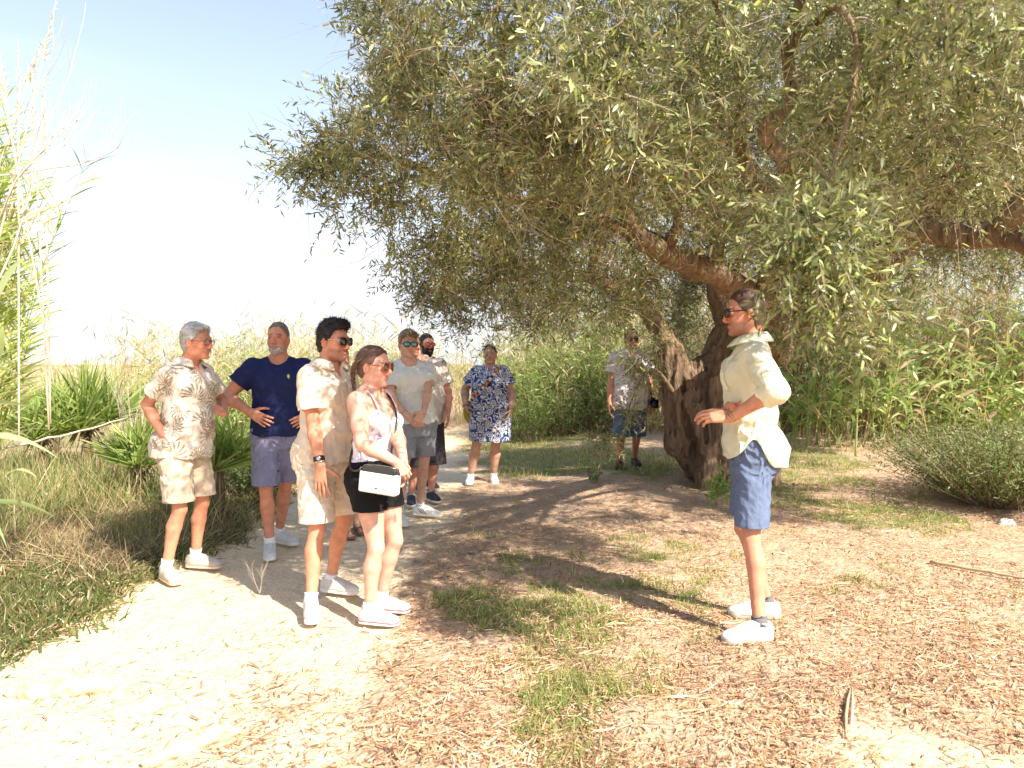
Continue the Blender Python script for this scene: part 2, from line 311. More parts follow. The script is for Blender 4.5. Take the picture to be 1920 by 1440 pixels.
def ground_mat():
    m = bpy.data.materials.new('earth'); m.use_nodes = True; t = m.node_tree; b = t.nodes['Principled BSDF']; N = t.nodes.new; L = t.links.new
    tc = N('ShaderNodeTexCoord'); at = N('ShaderNodeAttribute'); at.attribute_name = 'Col'; sp = N('ShaderNodeSeparateColor'); L(at.outputs['Color'], sp.inputs[0])
    def noise(sc, det=5, dist=0): n = N('ShaderNodeTexNoise'); n.inputs['Scale'].default_value = sc; n.inputs['Detail'].default_value = det; n.inputs['Distortion'].default_value = dist; L(tc.outputs['Object'], n.inputs[0]); return n.outputs[0]
    def ramp(f, stops):
        r = N('ShaderNodeValToRGB'); L(f, r.inputs[0]); e = r.color_ramp.elements
        while len(e) < len(stops): e.new(.5)
        for k, (p, c) in enumerate(stops): e[k].position = p; e[k].color = (*c, 1)
        return r.outputs[0]
    def mix(f, a, c, bl='MIX'): x = N('ShaderNodeMixRGB'); x.blend_type = bl; (L(f, x.inputs[0]) if not isinstance(f, float) else setattr(x.inputs[0], 'default_value', f)); L(a, x.inputs[1]); L(c, x.inputs[2]); return x.outputs[0]
    sand = mix(.5, ramp(noise(2.3, 6), [(.3, (.66, .46, .23)), (.7, (.82, .62, .36))]), ramp(noise(38, 4), [(.3, (.55, .42, .27)), (.62, (.78, .66, .50))]))
    soil = mix(.55, ramp(noise(4, 6), [(.3, (.36, .23, .14)), (.7, (.60, .42, .28))]), ramp(noise(60, 5, 1.2), [(.3, (.24, .145, .09)), (.7, (.72, .54, .38))]))
    grs = ramp(noise(30, 5), [(.3, (.16, .15, .06)), (.7, (.34, .30, .14))])
    pth = mix(.35, sand, ramp(noise(90, 3), [(.42, (.42, .32, .21)), (.55, (.80, .70, .56))]))
    def rough(o, a=1.1, k=2.2):
        m1 = N('ShaderNodeMath'); m1.operation = 'MULTIPLY_ADD'; L(noise(13, 7), m1.inputs[0]); m1.inputs[1].default_value = a; L(o, m1.inputs[2])
        m2 = N('ShaderNodeMapRange'); m2.inputs[1].default_value = .5 + a / 2 - .5 / k; m2.inputs[2].default_value = .5 + a / 2 + .5 / k; L(m1.outputs[0], m2.inputs[0]); return m2.outputs[0]
    c = mix(rough(sp.outputs[1], .5, 1.6), soil, grs); c = mix(rough(sp.outputs[2], .6, 2), c, sand); c = mix(rough(sp.outputs[0]), c, pth); L(c, b.inputs['Base Color'])
    b.inputs['Roughness'].default_value = .95; b.inputs['Specular IOR Level'].default_value = .1
    vo = N('ShaderNodeTexVoronoi'); vo.inputs['Scale'].default_value = 42; L(tc.outputs['Object'], vo.inputs[0])
    b0 = N('ShaderNodeBump'); b0.inputs['Strength'].default_value = .7; b0.inputs['Distance'].default_value = .06; L(noise(5, 5, .8), b0.inputs['Height'])
    ad = N('ShaderNodeMath'); ad.operation = 'MULTIPLY_ADD'; L(noise(22, 8), ad.inputs[0]); ad.inputs[1].default_value = 1.6; L(vo.outputs['Distance'], ad.inputs[2])
    bp = N('ShaderNodeBump'); bp.inputs['Strength'].default_value = .5; bp.inputs['Distance'].default_value = .016; L(ad.outputs[0], bp.inputs['Height']); L(b0.outputs[0], bp.inputs['Normal']); L(bp.outputs[0], b.inputs['Normal'])
    return m
GMAT = ground_mat()
pf = PM.ravel()[Q].mean(1) > .5
for nm, sel in (('path', pf), ('ground', ~pf)):
    q = Q[sel]; u, inv = np.unique(q, return_inverse=True); m = MB(); m.add(V[u], inv.reshape(-1, 4), c=C[u]); m.build(nm, GMAT, kind='structure')
def on(x, y, dz=0): return np.stack([x, y, gh(x, y) - .025 * path_m(np.asarray(x), np.asarray(y)) + dz], -1)
# ------------------------------------------------------------------ loose litter and grass
def scatter(n, x0, x1, y0, y1, dens, near=True):
    # more where it is close to the lens, in view
    y = y0 * (y1 / y0) ** RNG.random(n) if near else RNG.uniform(y0, y1, n); x = RNG.uniform(x0, x1, n) * (y * .78 if near else 1)
    k = RNG.random(n) < dens(x, y); return x[k], y[k]
def litd(x, y):
    P = p2(x, y); n = fbm(P, 2.2, 3, 50); pm = path_m(x, y); clump = sstep(fbm(P, 1.5, 3, 61), .52, .66)
    right = (1 - pm) * (.2 + .8 * sstep(n, .33, .58)) * (1 - .82 * patch_m(x, y))
    mid = np.exp(-(((x + .75) / .42) ** 2 + ((y - 2.75) / .9) ** 2)) + .9 * np.exp(-(((x + 1.15) / .35) ** 2 + ((y - 4.1) / .22) ** 2)) + .6 * np.exp(-(((x + .35) / .25) ** 2 + ((y - 3.0) / .9) ** 2))
    return np.clip(right + pm * (.012 + .9 * np.clip(mid, 0, 1) * (.3 + .7 * clump) + .05 * clump), 0, 1) * (1 - .75 * sstep(-x, 2.5, 3.0))
LC = [(.64, .43, .28), (.56, .37, .24), (.70, .51, .35), (.40, .25, .16), (.80, .64, .48), (.50, .31, .19), (.26, .155, .10), (.20, .12, .08), (.38, .22, .14), (.72, .55, .40), (.34, .20, .125), (.62, .38, .26)]
m = MB(); x, y = scatter(170000, -1, 1, 2.2, 16, litd); n = len(x); an = RNG.normal(0.9, .9, n) + (RNG.random(n) < .3) * RNG.uniform(0, 6.3, n)
D = np.stack([np.cos(an), np.sin(an), RNG.normal(size=n) * .07], 1); L = RNG.gamma(3, .0135, n).clip(.012, .11); sd_ = nrm(np.stack([-np.sin(an), np.cos(an), RNG.normal(size=n) * .28], 1))
strips(m, on(x, y, .006 + RNG.random(n) * .010), D, L, RNG.uniform(.004, .010, n) * (.6 + L * 6), RNG.normal(size=n) * .06, rc(LC, n, .2), seg=3, prof='leaf', side=sd_, fold=.16)
m.c = [c_ * np.array((1.0, .94, .82)) * (.62 + .72 * fbm(v_ * np.array((1, 1, 0)), 2.6, 3, 70))[:, None] for c_, v_ in zip(m.c, m.v)]; m.build('leaf_litter', M['litter'], kind='stuff', label='dry fallen leaves and reed scraps strewn over the brown ground', cat='leaf litter')
m = MB(); x, y = scatter(4500, -1, 1, 2.2, 11, litd); n = len(x); an = RNG.normal(.3, 1.0, n); D = np.stack([np.cos(an), np.sin(an), RNG.normal(size=n) * .08], 1)
strips(m, on(x, y, .014), D, RNG.gamma(4, .028, n).clip(.04, .35), RNG.uniform(.0015, .004, n), 0, rc([(.62, .47, .33), (.75, .62, .46), (.4, .27, .18)], n, .15), seg=2, prof='flat', wob=.05)
m.build('fallen_twigs', M['litter'], kind='stuff', label='thin dry twigs and straws lying among the litter', cat='twigs')
GC = [(.20, .28, .07), (.27, .35, .09), (.34, .38, .13), (.16, .23, .06)]; DC = [(.60, .48, .28), (.48, .37, .2), (.66, .55, .36)]
def grass(name, n, x0, x1, y0, y1, dens, H, cols, label, cat, dry=.3, tuft=14, W_=.0042, rad=.03, matn='grassy', lean=.5):
    x, y = scatter(n, x0, x1, y0, y1, dens); k = len(x); x = np.repeat(x, tuft) + RNG.normal(size=k * tuft) * rad; y = np.repeat(y, tuft) + RNG.normal(size=k * tuft) * rad; hh = np.repeat(RNG.uniform(.5, 1.3, k), tuft) * H * RNG.uniform(.5, 1.15, k * tuft)
    N_ = k * tuft; D = np.stack([RNG.normal(size=N_) * lean, RNG.normal(size=N_) * lean, np.ones(N_)], 1)
    c = np.where((RNG.random(N_) < dry)[:, None], rc(DC if dry < 1 else cols, N_, .15), rc(cols, N_, .15)); m = MB()
    strips(m, on(x, y, -.01), D, hh, W_ * RNG.uniform(.7, 1.4, N_), RNG.uniform(.05, .5, N_), c, seg=3, prof='grass')
    return m.build(name, M[matn], kind='stuff', label=label, cat=cat)
vis = lambda x, y: 1.0
grass('grass', 24000, -1, 1, 2.3, 17, lambda x, y: green_m(x, y) * (1 - path_m(x, y)) * (1 - .9 * sstep(-x, 2.5, 3.0)), .10, GC, 'green grass tufts growing in patches among the leaf litter', 'grass', .22)
grass('dry_grass', 6500, -1, 1, 2.3, 13, lambda x, y: (1 - path_m(x, y)) * (.35 * sstep(fbm(p2(x, y), 2.5, 2, 77), .45, .65) + .02) * (1 - patch_m(x, y)) * (1 - .8 * sstep(-x, 2.5, 3.0)), .07, DC, 'dry straw-coloured grass standing thinly between the fallen leaves', 'dry grass', .75, tuft=9)
# bits on the path
m = MB(); x, y = scatter(1300, -1, .1, 2.3, 10, lambda x, y: path_m(x, y)); n = len(x)
for a, b_ in zip(x, y):
    s_ = RNG.uniform(.003, .010) * (1.6 if RNG.random() < .06 else 1); c = np.array((.72, .64, .5)) * RNG.uniform(.6, 1.15); p = on(np.array([a]), np.array([b_]))[0]; v = RNG.normal(size=(8, 3)); v = nrm(v) * (1, 1, .6) * s_
    o8 = np.array([(-1, -1, -1), (1, -1, -1), (1, 1, -1), (-1, 1, -1), (-1, -1, 1), (1, -1, 1), (1, 1, 1), (-1, 1, 1)]) * s_ * (1, 1, .55) * RNG.uniform(.6, 1.2, (8, 3)) + p
    m.add(o8, [(0, 3, 2, 1), (4, 5, 6, 7), (0, 1, 5, 4), (1, 2, 6, 5), (2, 3, 7, 6), (3, 0, 4, 7)], c=c)
m.build('gravel', M['stone'], kind='stuff', label='small pale stones and grit scattered on the sandy path', cat='gravel')
def rock(px, py, sx, sy, sz, label, sink=.5, rot=0.0, col=(.60, .47, .31)):
    p = G(px, py); F = Field((-sx * 1.4, -sy * 1.4, -sz * 1.6), (sx * 1.4, sy * 1.4, sz * 1.6), max(sx, sy) / 26); F.ell((0, 0, 0), (sx, sy, sz), k=.01); F.disp(lambda q: (fbm(q + px, 14, 4, 3) - .5) * sz * 2.2, .09); v, q = F.mesh(); m = MB(); m.add(v, q, c=np.array(col) * (.85 + .3 * fbm(v, 12, 3, 2))[:, None])
    o = m.build('rock', M['stone'], label=label, cat='rock', group='pale rocks bedded in the path'); o.location = (p[0], p[1], p[2] + sz * (1 - sink * 2) * .5 - .01); o.rotation_euler = (0, 0, rot)
rock(110, 1290, .24, .06, .05, 'long flat pale rock bedded in the path at the left edge, farthest back', rot=.15)
rock(270, 1322, .11, .045, .035, 'small pale rock in the path just right of the long flat one', rot=.5)
rock(370, 1392, .20, .04, .045, 'narrow pale rock ridge in the path beside the dry leaf heap', rot=.75)
rock(1890, 985, .09, .05, .05, 'small grey-white rock beside the brush heap at right', rot=.2, col=(.5, .45, .4))
# ------------------------------------------------------------------ reeds, thickets, shrubs
RG = [(.20, .25, .08), (.27, .30, .11), (.15, .20, .06), (.36, .35, .17)]; RD = [(.62, .52, .33), (.52, .42, .27), (.70, .60, .42), (.42, .33, .21)]
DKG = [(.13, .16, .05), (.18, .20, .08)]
def reed_mb(base, hts, cols, dcols, dryf, leaves, LL, LW, lean=.12, spread=.9, m=None, droop=.35, stemw=.011, l0=.25, ldir=None, tilt=(0, 0, 0)):
    m = m or MB(); N_ = len(base); dry = RNG.random(N_) < dryf; D = nrm(np.stack([RNG.normal(size=N_) * lean, RNG.normal(size=N_) * lean, np.ones(N_)], 1) + np.array(tilt))
    cs = np.where(dry[:, None], rc(dcols, N_, .15), rc(cols, N_, .12) * (1.1, 1.05, 1.0)); bend = RNG.uniform(0, .12, N_)
    for a in (0, 1):
        sd_ = nrm(np.cross(D, np.tile((1, 0, 0) if a else (0, 1, 0), (N_, 1)))); strips(m, base, D, hts, stemw * RNG.uniform(.7, 1.2, N_), bend, cs, seg=4, prof='stem', side=sd_)
    k = leaves; t = np.tile(np.linspace(l0, .97, k), (N_, 1)) + RNG.normal(size=(N_, k)) * .03; t = t.clip(.1, .99)
    P = base[:, None] + D[:, None] * (t * hts[:, None])[..., None] - np.array((0, 0, 1.0)) * (t ** 2)[..., None] * (bend * hts)[:, None, None]
    az = (np.arange(k) % 2 * np.pi)[None] + RNG.uniform(0, 6.28, (N_, 1)) + RNG.normal(size=(N_, k)) * .7
    ld = np.stack([np.cos(az) * spread, np.sin(az) * spread, np.ones_like(az) * .9], -1)
    if ldir is not None: ld = ld + np.array(ldir)
    P = P.reshape(-1, 3); ld = ld.reshape(-1, 3); n = len(P); kk = np.where(np.repeat(dry, k) & (RNG.random(n) < .6), False, True)
    c = np.where(np.repeat(dry, k)[:, None], rc(dcols, n, .15), rc(cols, n, .2)); P, ld, c = P[kk], ld[kk], c[kk]; n = len(P)
    strips(m, P, ld, LL * RNG.uniform(.6, 1.2, n), LW * RNG.uniform(.7, 1.2, n), RNG.uniform(.4, 1.3, n) * droop, c, seg=4, prof='leaf', fold=.12)
    return m
def plume(m, p, d, L, c): # feathery seed head
    n = 160; t = RNG.random(n); P = np.asarray(p) + un_(d) * (t * L)[:, None]; strips(m, P, un_(d) + RNG.normal(size=(n, 3)) * .3, .07 * (1.1 - t), .006, .1, rc([c], n, .1), seg=2, prof='grass')
def un_(a): a = np.asarray(a, float); return a / np.linalg.norm(a)
def thicket(name, n, xr, yr, h0, h1, cols, dcols, dryf, leaves, LL, LW, label, cat, near=None, **k):
    x = RNG.uniform(*xr, n); y = RNG.uniform(*yr, n)
    if near is not None: kk = near(x, y); x, y = x[kk], y[kk]
    hts = RNG.uniform(h0, h1, len(x)) * (.75 + .5 * vnoise(p2(x, y), .8, 9)); m = reed_mb(on(x, y, -.02), hts, cols, dcols, dryf, leaves, LL, LW, **k)
    return m.build(name, M['grassy'], kind='stuff', label=label, cat=cat)
# far bank left and centre: sunlit pale reeds
pale = [(.42, .42, .20), (.52, .50, .28), (.34, .38, .15), (.60, .55, .36)]
thicket('reed_bed', 1900, (-8.5, 1.2), (14.6, 20), 1.7, 2.6, pale, RD, .55, 7, .42, .022, 'pale sunlit reeds standing behind the group beyond the path', 'reeds', near=lambda x, y: (np.abs(x + 1.1) > (.6 * (y < 18))), stemw=.012)
thicket('reed_bank', 1000, (-19, -7.5), (15, 28), .8, 1.5, pale, RD, .6, 6, .4, .025, 'low dry reeds and weeds on the open left side towards the horizon', 'reeds', stemw=.012)
thicket('far_reeds', 1500, (-70, 40), (34, 70), 1.0, 1.9, pale, RD, .5, 5, .9, .09, 'hazy pale band of reeds along the horizon', 'reeds', stemw=.04)
# behind the tree: dense dry and green cane
thicket('cane_thicket', 1700, (.4, 13), (15.5, 20), 2.8, 6.2, RG, RD, .5, 9, .5, .03, 'dense tangle of green and dry canes behind the olive tree', 'canes', stemw=.016, lean=.2)
thicket('green_cane_thicket', 170, (4.4, 11.5), (11.2, 13.4), .7, 3.2, [(.26, .35, .12), (.36, .44, .18), (.20, .28, .08)], RD, .35, 13, .6, .055, 'broad-leaved green canes crowding the right side of the clearing', 'canes', stemw=.018, lean=.24, droop=.6)
thicket('dry_cane_thicket', 1300, (4.0, 12.5), (13.4, 15.8), 1.8, 3.9, DKG, [(.20, .13, .08), (.30, .20, .12), (.15, .10, .065), (.42, .31, .2)], .75, 8, .45, .026, 'brown dry canes crowded in the shade at the right, colour darkened for that shade', 'canes', stemw=.014, lean=.3)  # cane colours darkened so the sunlit stems read as shaded
thicket('cane_edge', 420, (.5, 3.8), (14.2, 16.0), 1.3, 2.8, RG, RD, .6, 8, .4, .024, 'dry canes leaning at the clearing edge left of the trunk', 'canes', stemw=.012, lean=.3)
# fallen canes
def cane(a, b, r, label, name='fallen_cane', col=(.62, .50, .36), sag=.03, matn='dry', group=None):
    a = np.array(a, float); b = np.array(b, float); t = np.linspace(0, 1, 14)[:, None]; pts = a + (b - a) * t; pts[:, 2] -= (np.sin(t[:, 0] * np.pi) * sag); pts += RNG.normal(size=pts.shape) * .004
    m = MB(); tube(m, pts, r * np.interp(t[:, 0], (0, 1), (1, .55)) * (1 + .18 * (np.arange(14) % 2)), 7, c=col); return m.build(name, M[matn], label=label, cat='cane', group=group)
def gp3(px, py, dz=.02): p = G(px, py); p[2] += dz; return p
cane(W(-40, 850, 5.2), W(238, 783, 7.4), .011, 'long pale cane slanting across the undergrowth at the left', name='leaning_cane', col=(.68, .57, .42), sag=.02)
cane(gp3(1000, 797), gp3(1255, 786), .02, 'grey fallen cane lying behind the person in denim shorts, upper one', sag=0, group='canes fallen on the clearing edge')
cane(gp3(985, 801), gp3(1190, 794), .018, 'grey fallen cane on the clearing edge beside the blue dress, lower one', sag=0, group='canes fallen on the clearing edge')
cane(W(1195, 792, 9.9), W(1262, 772, 9.8), .012, 'thin pale cane tilted up beside the left of the trunk', sag=0, group='canes fallen on the clearing edge')
cane(gp3(1745, 1058), gp3(1960, 1098), .012, 'dry cane lying on the litter at the right edge', sag=0, col=(.55, .40, .26))
cane(gp3(1530, 790), gp3(1900, 812), .02, 'long brown cane lying behind the young reeds', sag=0, col=(.42, .27, .17)); cane(gp3(1560, 800, .05), gp3(1930, 790, .08), .018, 'reddish-brown cane lying over the longer one behind the young reeds', sag=0, col=(.46, .28, .18))
p, q = gp3(1590, 1388, .014), gp3(1597, 1292, .014); m = MB()
for o_ in (-.008, .006): tube(m, [p + (o_, 0, 0), p * .7 + q * .3 + (o_ * 1.8, 0, .012), p * .35 + q * .65 + (o_ * 1.5, 0, .010), q + (o_ * .3, 0, 0)], [.003, .009, .008, .002], 7, c=(.52, .35, .22) if o_ < 0 else (.60, .43, .29), ell=.8)
m.build('dry_pod', M['litter'], label='split dry brown leaf sheath lying on the litter in the right foreground', cat='dry sheath')
# left: giant reed clump close to the lens
root = empty('giant_reed_clump', (-4.1, 5.0, float(gh(-4.1, 5.0))), label='tall bright green reed clump with feathery heads at the left edge', cat='reeds')
def loc(p): return np.asarray(p) - np.array(root.location)
n = 560; x = RNG.uniform(-6.2, -3.75, n); y = RNG.uniform(4.6, 6.6, n); hts = np.interp(x, (-6.2, -4.4, -3.75), (4.2, 3.5, 2.2)) * RNG.uniform(.75, 1.05, n); kq = x < -.735 * y; x, y, hts = x[kq], y[kq], hts[kq]
m = reed_mb(loc(on(x, y)), hts, [(.40, .47, .14), (.50, .55, .2), (.30, .38, .1), (.6, .6, .3)], RD, .25, 30, .34, .017, lean=.10, spread=1.0, droop=.28, stemw=.014, ldir=(.5, -.15, .1), l0=.5, tilt=(.14, 0, 0)); m.build('green_reeds', M['grassy'], root)
m = MB()
for px, py, d, px2, py2 in ((20, 360, 4.6, 105, 5), (-10, 330, 4.8, 75, 85), (35, 560, 4.5, 34, 85), (80, 560, 4.6, 60, 135), (90, 560, 4.6, 82, 155), (60, 480, 4.4, -10, 60)):
    a, b_ = W(px, py, d), W(px2, py2, d); tube(m, [loc(a + (b_ - a) * t + np.array((0, 0, -.02 * math.sin(3 * t)))) for t in np.linspace(-.6, .75, 8)], .006, 5, c=(.72, .62, .45)); plume(m, loc(a + (b_ - a) * .68), b_ - a, np.linalg.norm(b_ - a) * .34, (.72, .66, .52))
m.build('seed_head', M['dry'], root)
m = MB()
def twigtree(p, d, L, r, k):
    pts = [p]; 
    for i in range(5): d = un_(d + RNG.normal(size=3) * .10 + np.array((0, 0, .07))); pts.append(pts[-1] + d * L / 5)
    tube(m, [loc(q) for q in pts], np.linspace(r, r * .5, 6) * .8, 4, c=(.62, .53, .42), cap=False)
    if k: 
        for j in (2, 3, 4, 5): twigtree(pts[j], un_(d + RNG.normal(size=3) * .35 + np.array((.15, 0, .35))), L * RNG.uniform(.4, .65), r * .5, k - 1)
for px, py, d, px2, py2 in ((-20, 430, 4.3, 130, 310), (-10, 330, 4.5, 160, 330), (0, 520, 4.4, 150, 250)): a, b_ = W(px, py, d), W(px2, py2, d - .1); twigtree(a, un_(b_ - a), np.linalg.norm(b_ - a), .009, 2)
m.build('bare_branch', M['twig'], root)
# big soft blades very near at the far left
m = MB(); n = 16; P = np.stack([RNG.uniform(-2.2, -1.95, n), RNG.uniform(2.75, 3.0, n), RNG.uniform(.9, 1.7, n)], 1); strips(m, P, np.stack([RNG.uniform(.1, .6, n), RNG.normal(size=n) * .2, RNG.uniform(-.1, .7, n)], 1), RNG.uniform(.2, .4, n), .024, RNG.uniform(.2, .6, n), rc([(.34, .42, .2)], n, .1), seg=6, prof='leaf', fold=.12)
n = 5; strips(m, on(RNG.uniform(-2.25, -2.1, n), RNG.uniform(2.8, 3.0, n)), np.tile((.02, 0, 1.0), (n, 1)), 1.8, .014, 0, rc([(.4, .45, .22)], n), seg=4, prof='stem')
m.build('near_reed', M['grassy'], label='out-of-focus grey-green reed blades closest to the lens at the left edge', cat='reed')
# yuccas
def yucca(px, py, d, Rr, n, label, cols=((.17, .24, .06), (.25, .33, .09), (.38, .44, .15))):
    c = W(px, py, d); g_ = float(gh(c[0], c[1])); r_ = empty('yucca', (c[0], c[1], g_), label=label, cat='yucca', group='spiky yucca plants on the left bank')
    m = MB(); tube(m, [(0, 0, -.05), (.02, 0, (c[2] - g_) * .5), (0, 0, c[2] - g_)], (.07, .06, .05), 9, c=(.22, .16, .10)); m.build('stem', M['bark'], r_)
    hd = np.array([(0, 0, 0), (.26, .05, -.1), (-.24, .1, -.12), (.05, -.22, -.2)])[RNG.integers(0, 4, n)] * (Rr / .8); u = RNG.random(n); el = np.arcsin((u * .85 + .2).clip(-1, 1)).clip(-.2, 1.5); az = RNG.uniform(0, 6.28, n); D = np.stack([np.cos(az) * np.cos(el), np.sin(az) * np.cos(el), np.sin(el)], 1)
    m = MB(); strips(m, np.array((0, 0, c[2] - g_)) + hd + D * .03 + RNG.normal(size=(n, 3)) * .012, D, Rr * RNG.uniform(.6, 1.0, n), .024, RNG.uniform(0, .10, n), rc(cols, n, .14), seg=4, prof='flat', fold=.16); m.build('foliage', M['grassy'], r_)
    m = MB(); k = 50; az = RNG.uniform(0, 6.28, k); D = np.stack([np.cos(az), np.sin(az), -RNG.uniform(.6, 2, k)], 1); strips(m, np.tile((0, 0, c[2] - g_ - .03), (k, 1)), D, Rr * RNG.uniform(.35, .6, k), .024, .1, rc([(.45, .36, .24), (.35, .27, .18)], k), seg=3, prof='flat', fold=.1); m.build('dead_leaves', M['dry'], r_)
yucca(160, 778, 8.6, .72, 460, 'largest yucca, sunlit, tallest spiky fan of the left bank'); yucca(75, 800, 8.2, .55, 260, 'smaller yucca at the foot of the tall reed clump')
yucca(262, 850, 7.6, .48, 300, 'dark yucca half in shade just left of the grey-haired person'); yucca(405, 850, 7.0, .58, 280, 'dark yucca behind the grey-haired person and the navy t-shirt')
yucca(100, 770, 9.8, .6, 200, 'yucca behind the largest one, seen between it and the reeds')
# leafy plants built from a few branching stems
def leafy(name, base, Hh, Rr, ns, nl, LL, LW, cols, label, cat, twigc=(.35, .27, .18), flat=.6, group=None, dead=0, matn='grassy'):
    r_ = empty(name, base, label=label, cat=cat, group=group); m = MB(); m2 = MB()
    az = RNG.uniform(0, 6.28, ns); rr = np.sqrt(RNG.random(ns)) * Rr; D = np.stack([np.cos(az) * rr, np.sin(az) * rr, Hh * RNG.uniform(.45, 1.05, ns) * np.sqrt(np.maximum(1 - (rr / Rr) ** 2 * flat, .1))], 1); L = np.linalg.norm(D, axis=1)
    b0 = np.stack([np.cos(az) * rr * .25, np.sin(az) * rr * .25, np.zeros(ns) - .02], 1); D = D - b0
    strips(m2, b0, D, L, .008, .05, rc([twigc], ns, .2), seg=4, prof='stem', wob=.04)
    t = RNG.uniform(.25, 1, (ns, nl)); P = (b0[:, None] + nrm(D)[:, None] * (t * L[:, None])[..., None]).reshape(-1, 3); P += RNG.normal(size=P.shape) * .05 * Hh; dd = nrm(nrm(np.repeat(D, nl, 0)) * .4 + RNG.normal(size=P.shape) * .8); n = len(P)
    strips(m, P, dd, LL * RNG.uniform(.6, 1.3, n), LW * RNG.uniform(.7, 1.2, n), .1, rc(cols, n, .22), seg=2, prof='leaf')
    if dead: k = dead; i = RNG.integers(0, n, k); strips(m2, P[i], RNG.normal(size=(k, 3)) + (0, 0, .3), RNG.uniform(.1, .45, k) * Hh, .005, .05, rc([(.62, .54, .42), (.5, .4, .3)], k, .15), seg=3, prof='stem', wob=.12)
    m.build('foliage', M[matn], r_); m2.build('stems', M['twig'], r_); return r_
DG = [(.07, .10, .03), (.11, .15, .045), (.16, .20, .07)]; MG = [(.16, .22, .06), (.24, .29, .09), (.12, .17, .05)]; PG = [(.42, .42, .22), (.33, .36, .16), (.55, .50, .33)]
leafy('brush_heap', gp3(1865, 945), .85, 1.05, 800, 28, .055, .013, [(.13, .17, .055), (.20, .25, .09), (.28, .32, .14), (.09, .12, .04)], 'heap of cut olive brush with pale bare twigs at the right edge', 'brush', dead=420, flat=.5)
leafy('green_shrub', on(np.array([.35]), np.array([14.0]))[0], 1.5, .7, 90, 30, .10, .02, MG, 'green shrub just right of the blue dress', 'shrub')
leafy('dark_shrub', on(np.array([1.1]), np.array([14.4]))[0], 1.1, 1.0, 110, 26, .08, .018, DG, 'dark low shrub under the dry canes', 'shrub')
leafy('bright_weed', gp3(1475, 812), .6, .4, 60, 24, .06, .018, MG, 'bright green weed right behind the yellow shirt', 'weed')
leafy('sapling', gp3(1345, 948), .42, .16, 8, 26, .075, .024, [(.22, .32, .07), (.28, .38, .1)], 'small fresh green sapling at the foot of the olive trunk', 'sapling')
leafy('sapling', gp3(1110, 905), .24, .14, 8, 16, .05, .018, MG, 'tiny green seedling on the litter left of the trunk', 'sapling')
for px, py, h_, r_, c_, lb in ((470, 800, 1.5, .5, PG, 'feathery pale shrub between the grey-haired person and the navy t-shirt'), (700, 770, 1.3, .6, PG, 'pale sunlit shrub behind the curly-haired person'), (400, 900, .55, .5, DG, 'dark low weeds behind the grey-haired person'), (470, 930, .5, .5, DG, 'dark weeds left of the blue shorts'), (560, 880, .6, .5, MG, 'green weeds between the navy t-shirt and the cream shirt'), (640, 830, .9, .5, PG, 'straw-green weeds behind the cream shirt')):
    leafy('wild_shrub', gp3(px, py), h_, r_, 90, 26, .07, .015, c_, lb, 'shrub')
for px, py, d_, h_, r_, lb in ((455, 700, 12.4, 1.9, .8, 'green bush rising between the two older people'), (590, 700, 12.8, 1.8, .7, 'green bush showing over the right shoulder of the navy t-shirt'), (330, 720, 11.6, 1.5, .8, 'low green bush behind the left shoulder of the palm-leaf shirt'), (730, 700, 13.5, 1.9, .7, 'light green bush behind the braided person')): b_ = W(px, py, d_); leafy('green_bush', (b_[0], b_[1], float(gh(b_[0], b_[1]))), h_, r_, 130, 28, .13, .022, [(.24, .29, .10), (.34, .38, .16), (.44, .44, .24)], lb, 'bush', dead=40)
leafy('tall_weed', gp3(425, 830), 2.1, .12, 5, 60, .10, .016, [(.40, .42, .2), (.5, .5, .3)], 'tall thin weed standing above the grey-haired person', 'weed', flat=.1)
for px, py, d_, h_, r_, lb in ((990, 690, 12.5, 2.3, 1.0, 'tall green bush behind the blue dress at the tree edge'), (1130, 640, 12.2, 2.4, .9, 'green bush in front of the canes above the fallen canes')): d_ = d_ + 2.4; b_ = W(px, 760, d_); leafy('green_bush', (b_[0], b_[1], float(gh(b_[0], b_[1]))), h_, r_, 150, 30, .16, .026, [(.26, .33, .1), (.34, .40, .14), (.2, .26, .09)], lb, 'bush')
# dead weeds and ground cover on the left bank
leftb = lambda x, y: sstep(-x, 2.2, 2.75) * (1 - path_m(x, y)) * (y > 3.4)
grass('ground_cover', 22000, -1, -.2, 3.2, 9.5, lambda x, y: leftb(x, y) * sstep(fbm(p2(x, y), 1.8, 2, 3), .30, .48), .12, [(.08, .115, .032), (.12, .16, .042), (.17, .19, .06), (.22, .17, .08)], 'dark green ground cover spreading along the left edge of the path', 'ground cover', .12, tuft=12, W_=.011, rad=.05, lean=.9)
grass('straw', 7000, -1, -.2, 4.6, 10, lambda x, y: leftb(x, y) * sstep(fbm(p2(x, y), 1.5, 2, 13), .45, .62), .30, [(.42, .31, .18), (.34, .25, .14), (.52, .41, .26), (.24, .17, .10)], 'dry straw and dead stems tangled on the left bank', 'straw', 1.0, tuft=10, W_=.005, rad=.08, matn='dry', lean=1.3)
grass('weeds', 3500, -1, -.2, 4.6, 10, lambda x, y: leftb(x, y) * sstep(fbm(p2(x, y), 1.2, 2, 23), .45, .6), .55, [(.22, .26, .09), (.3, .33, .13)], 'thin green weed stems standing on the left bank', 'weeds', .35, tuft=8, W_=.006, rad=.1, lean=.3)
grass('bank_grass', 6000, -1, .9, 9.5, 17, lambda x, y: (1 - path_m(x, y)) * .75 * sstep(fbm(p2(x, y), 1.1, 3, 91), .48, .64), .13, [(.30, .34, .12), (.42, .42, .2), (.24, .28, .1)], 'longer sunlit grass at the far side of the clearing', 'grass', .5, tuft=10, W_=.009, rad=.1, lean=.4)
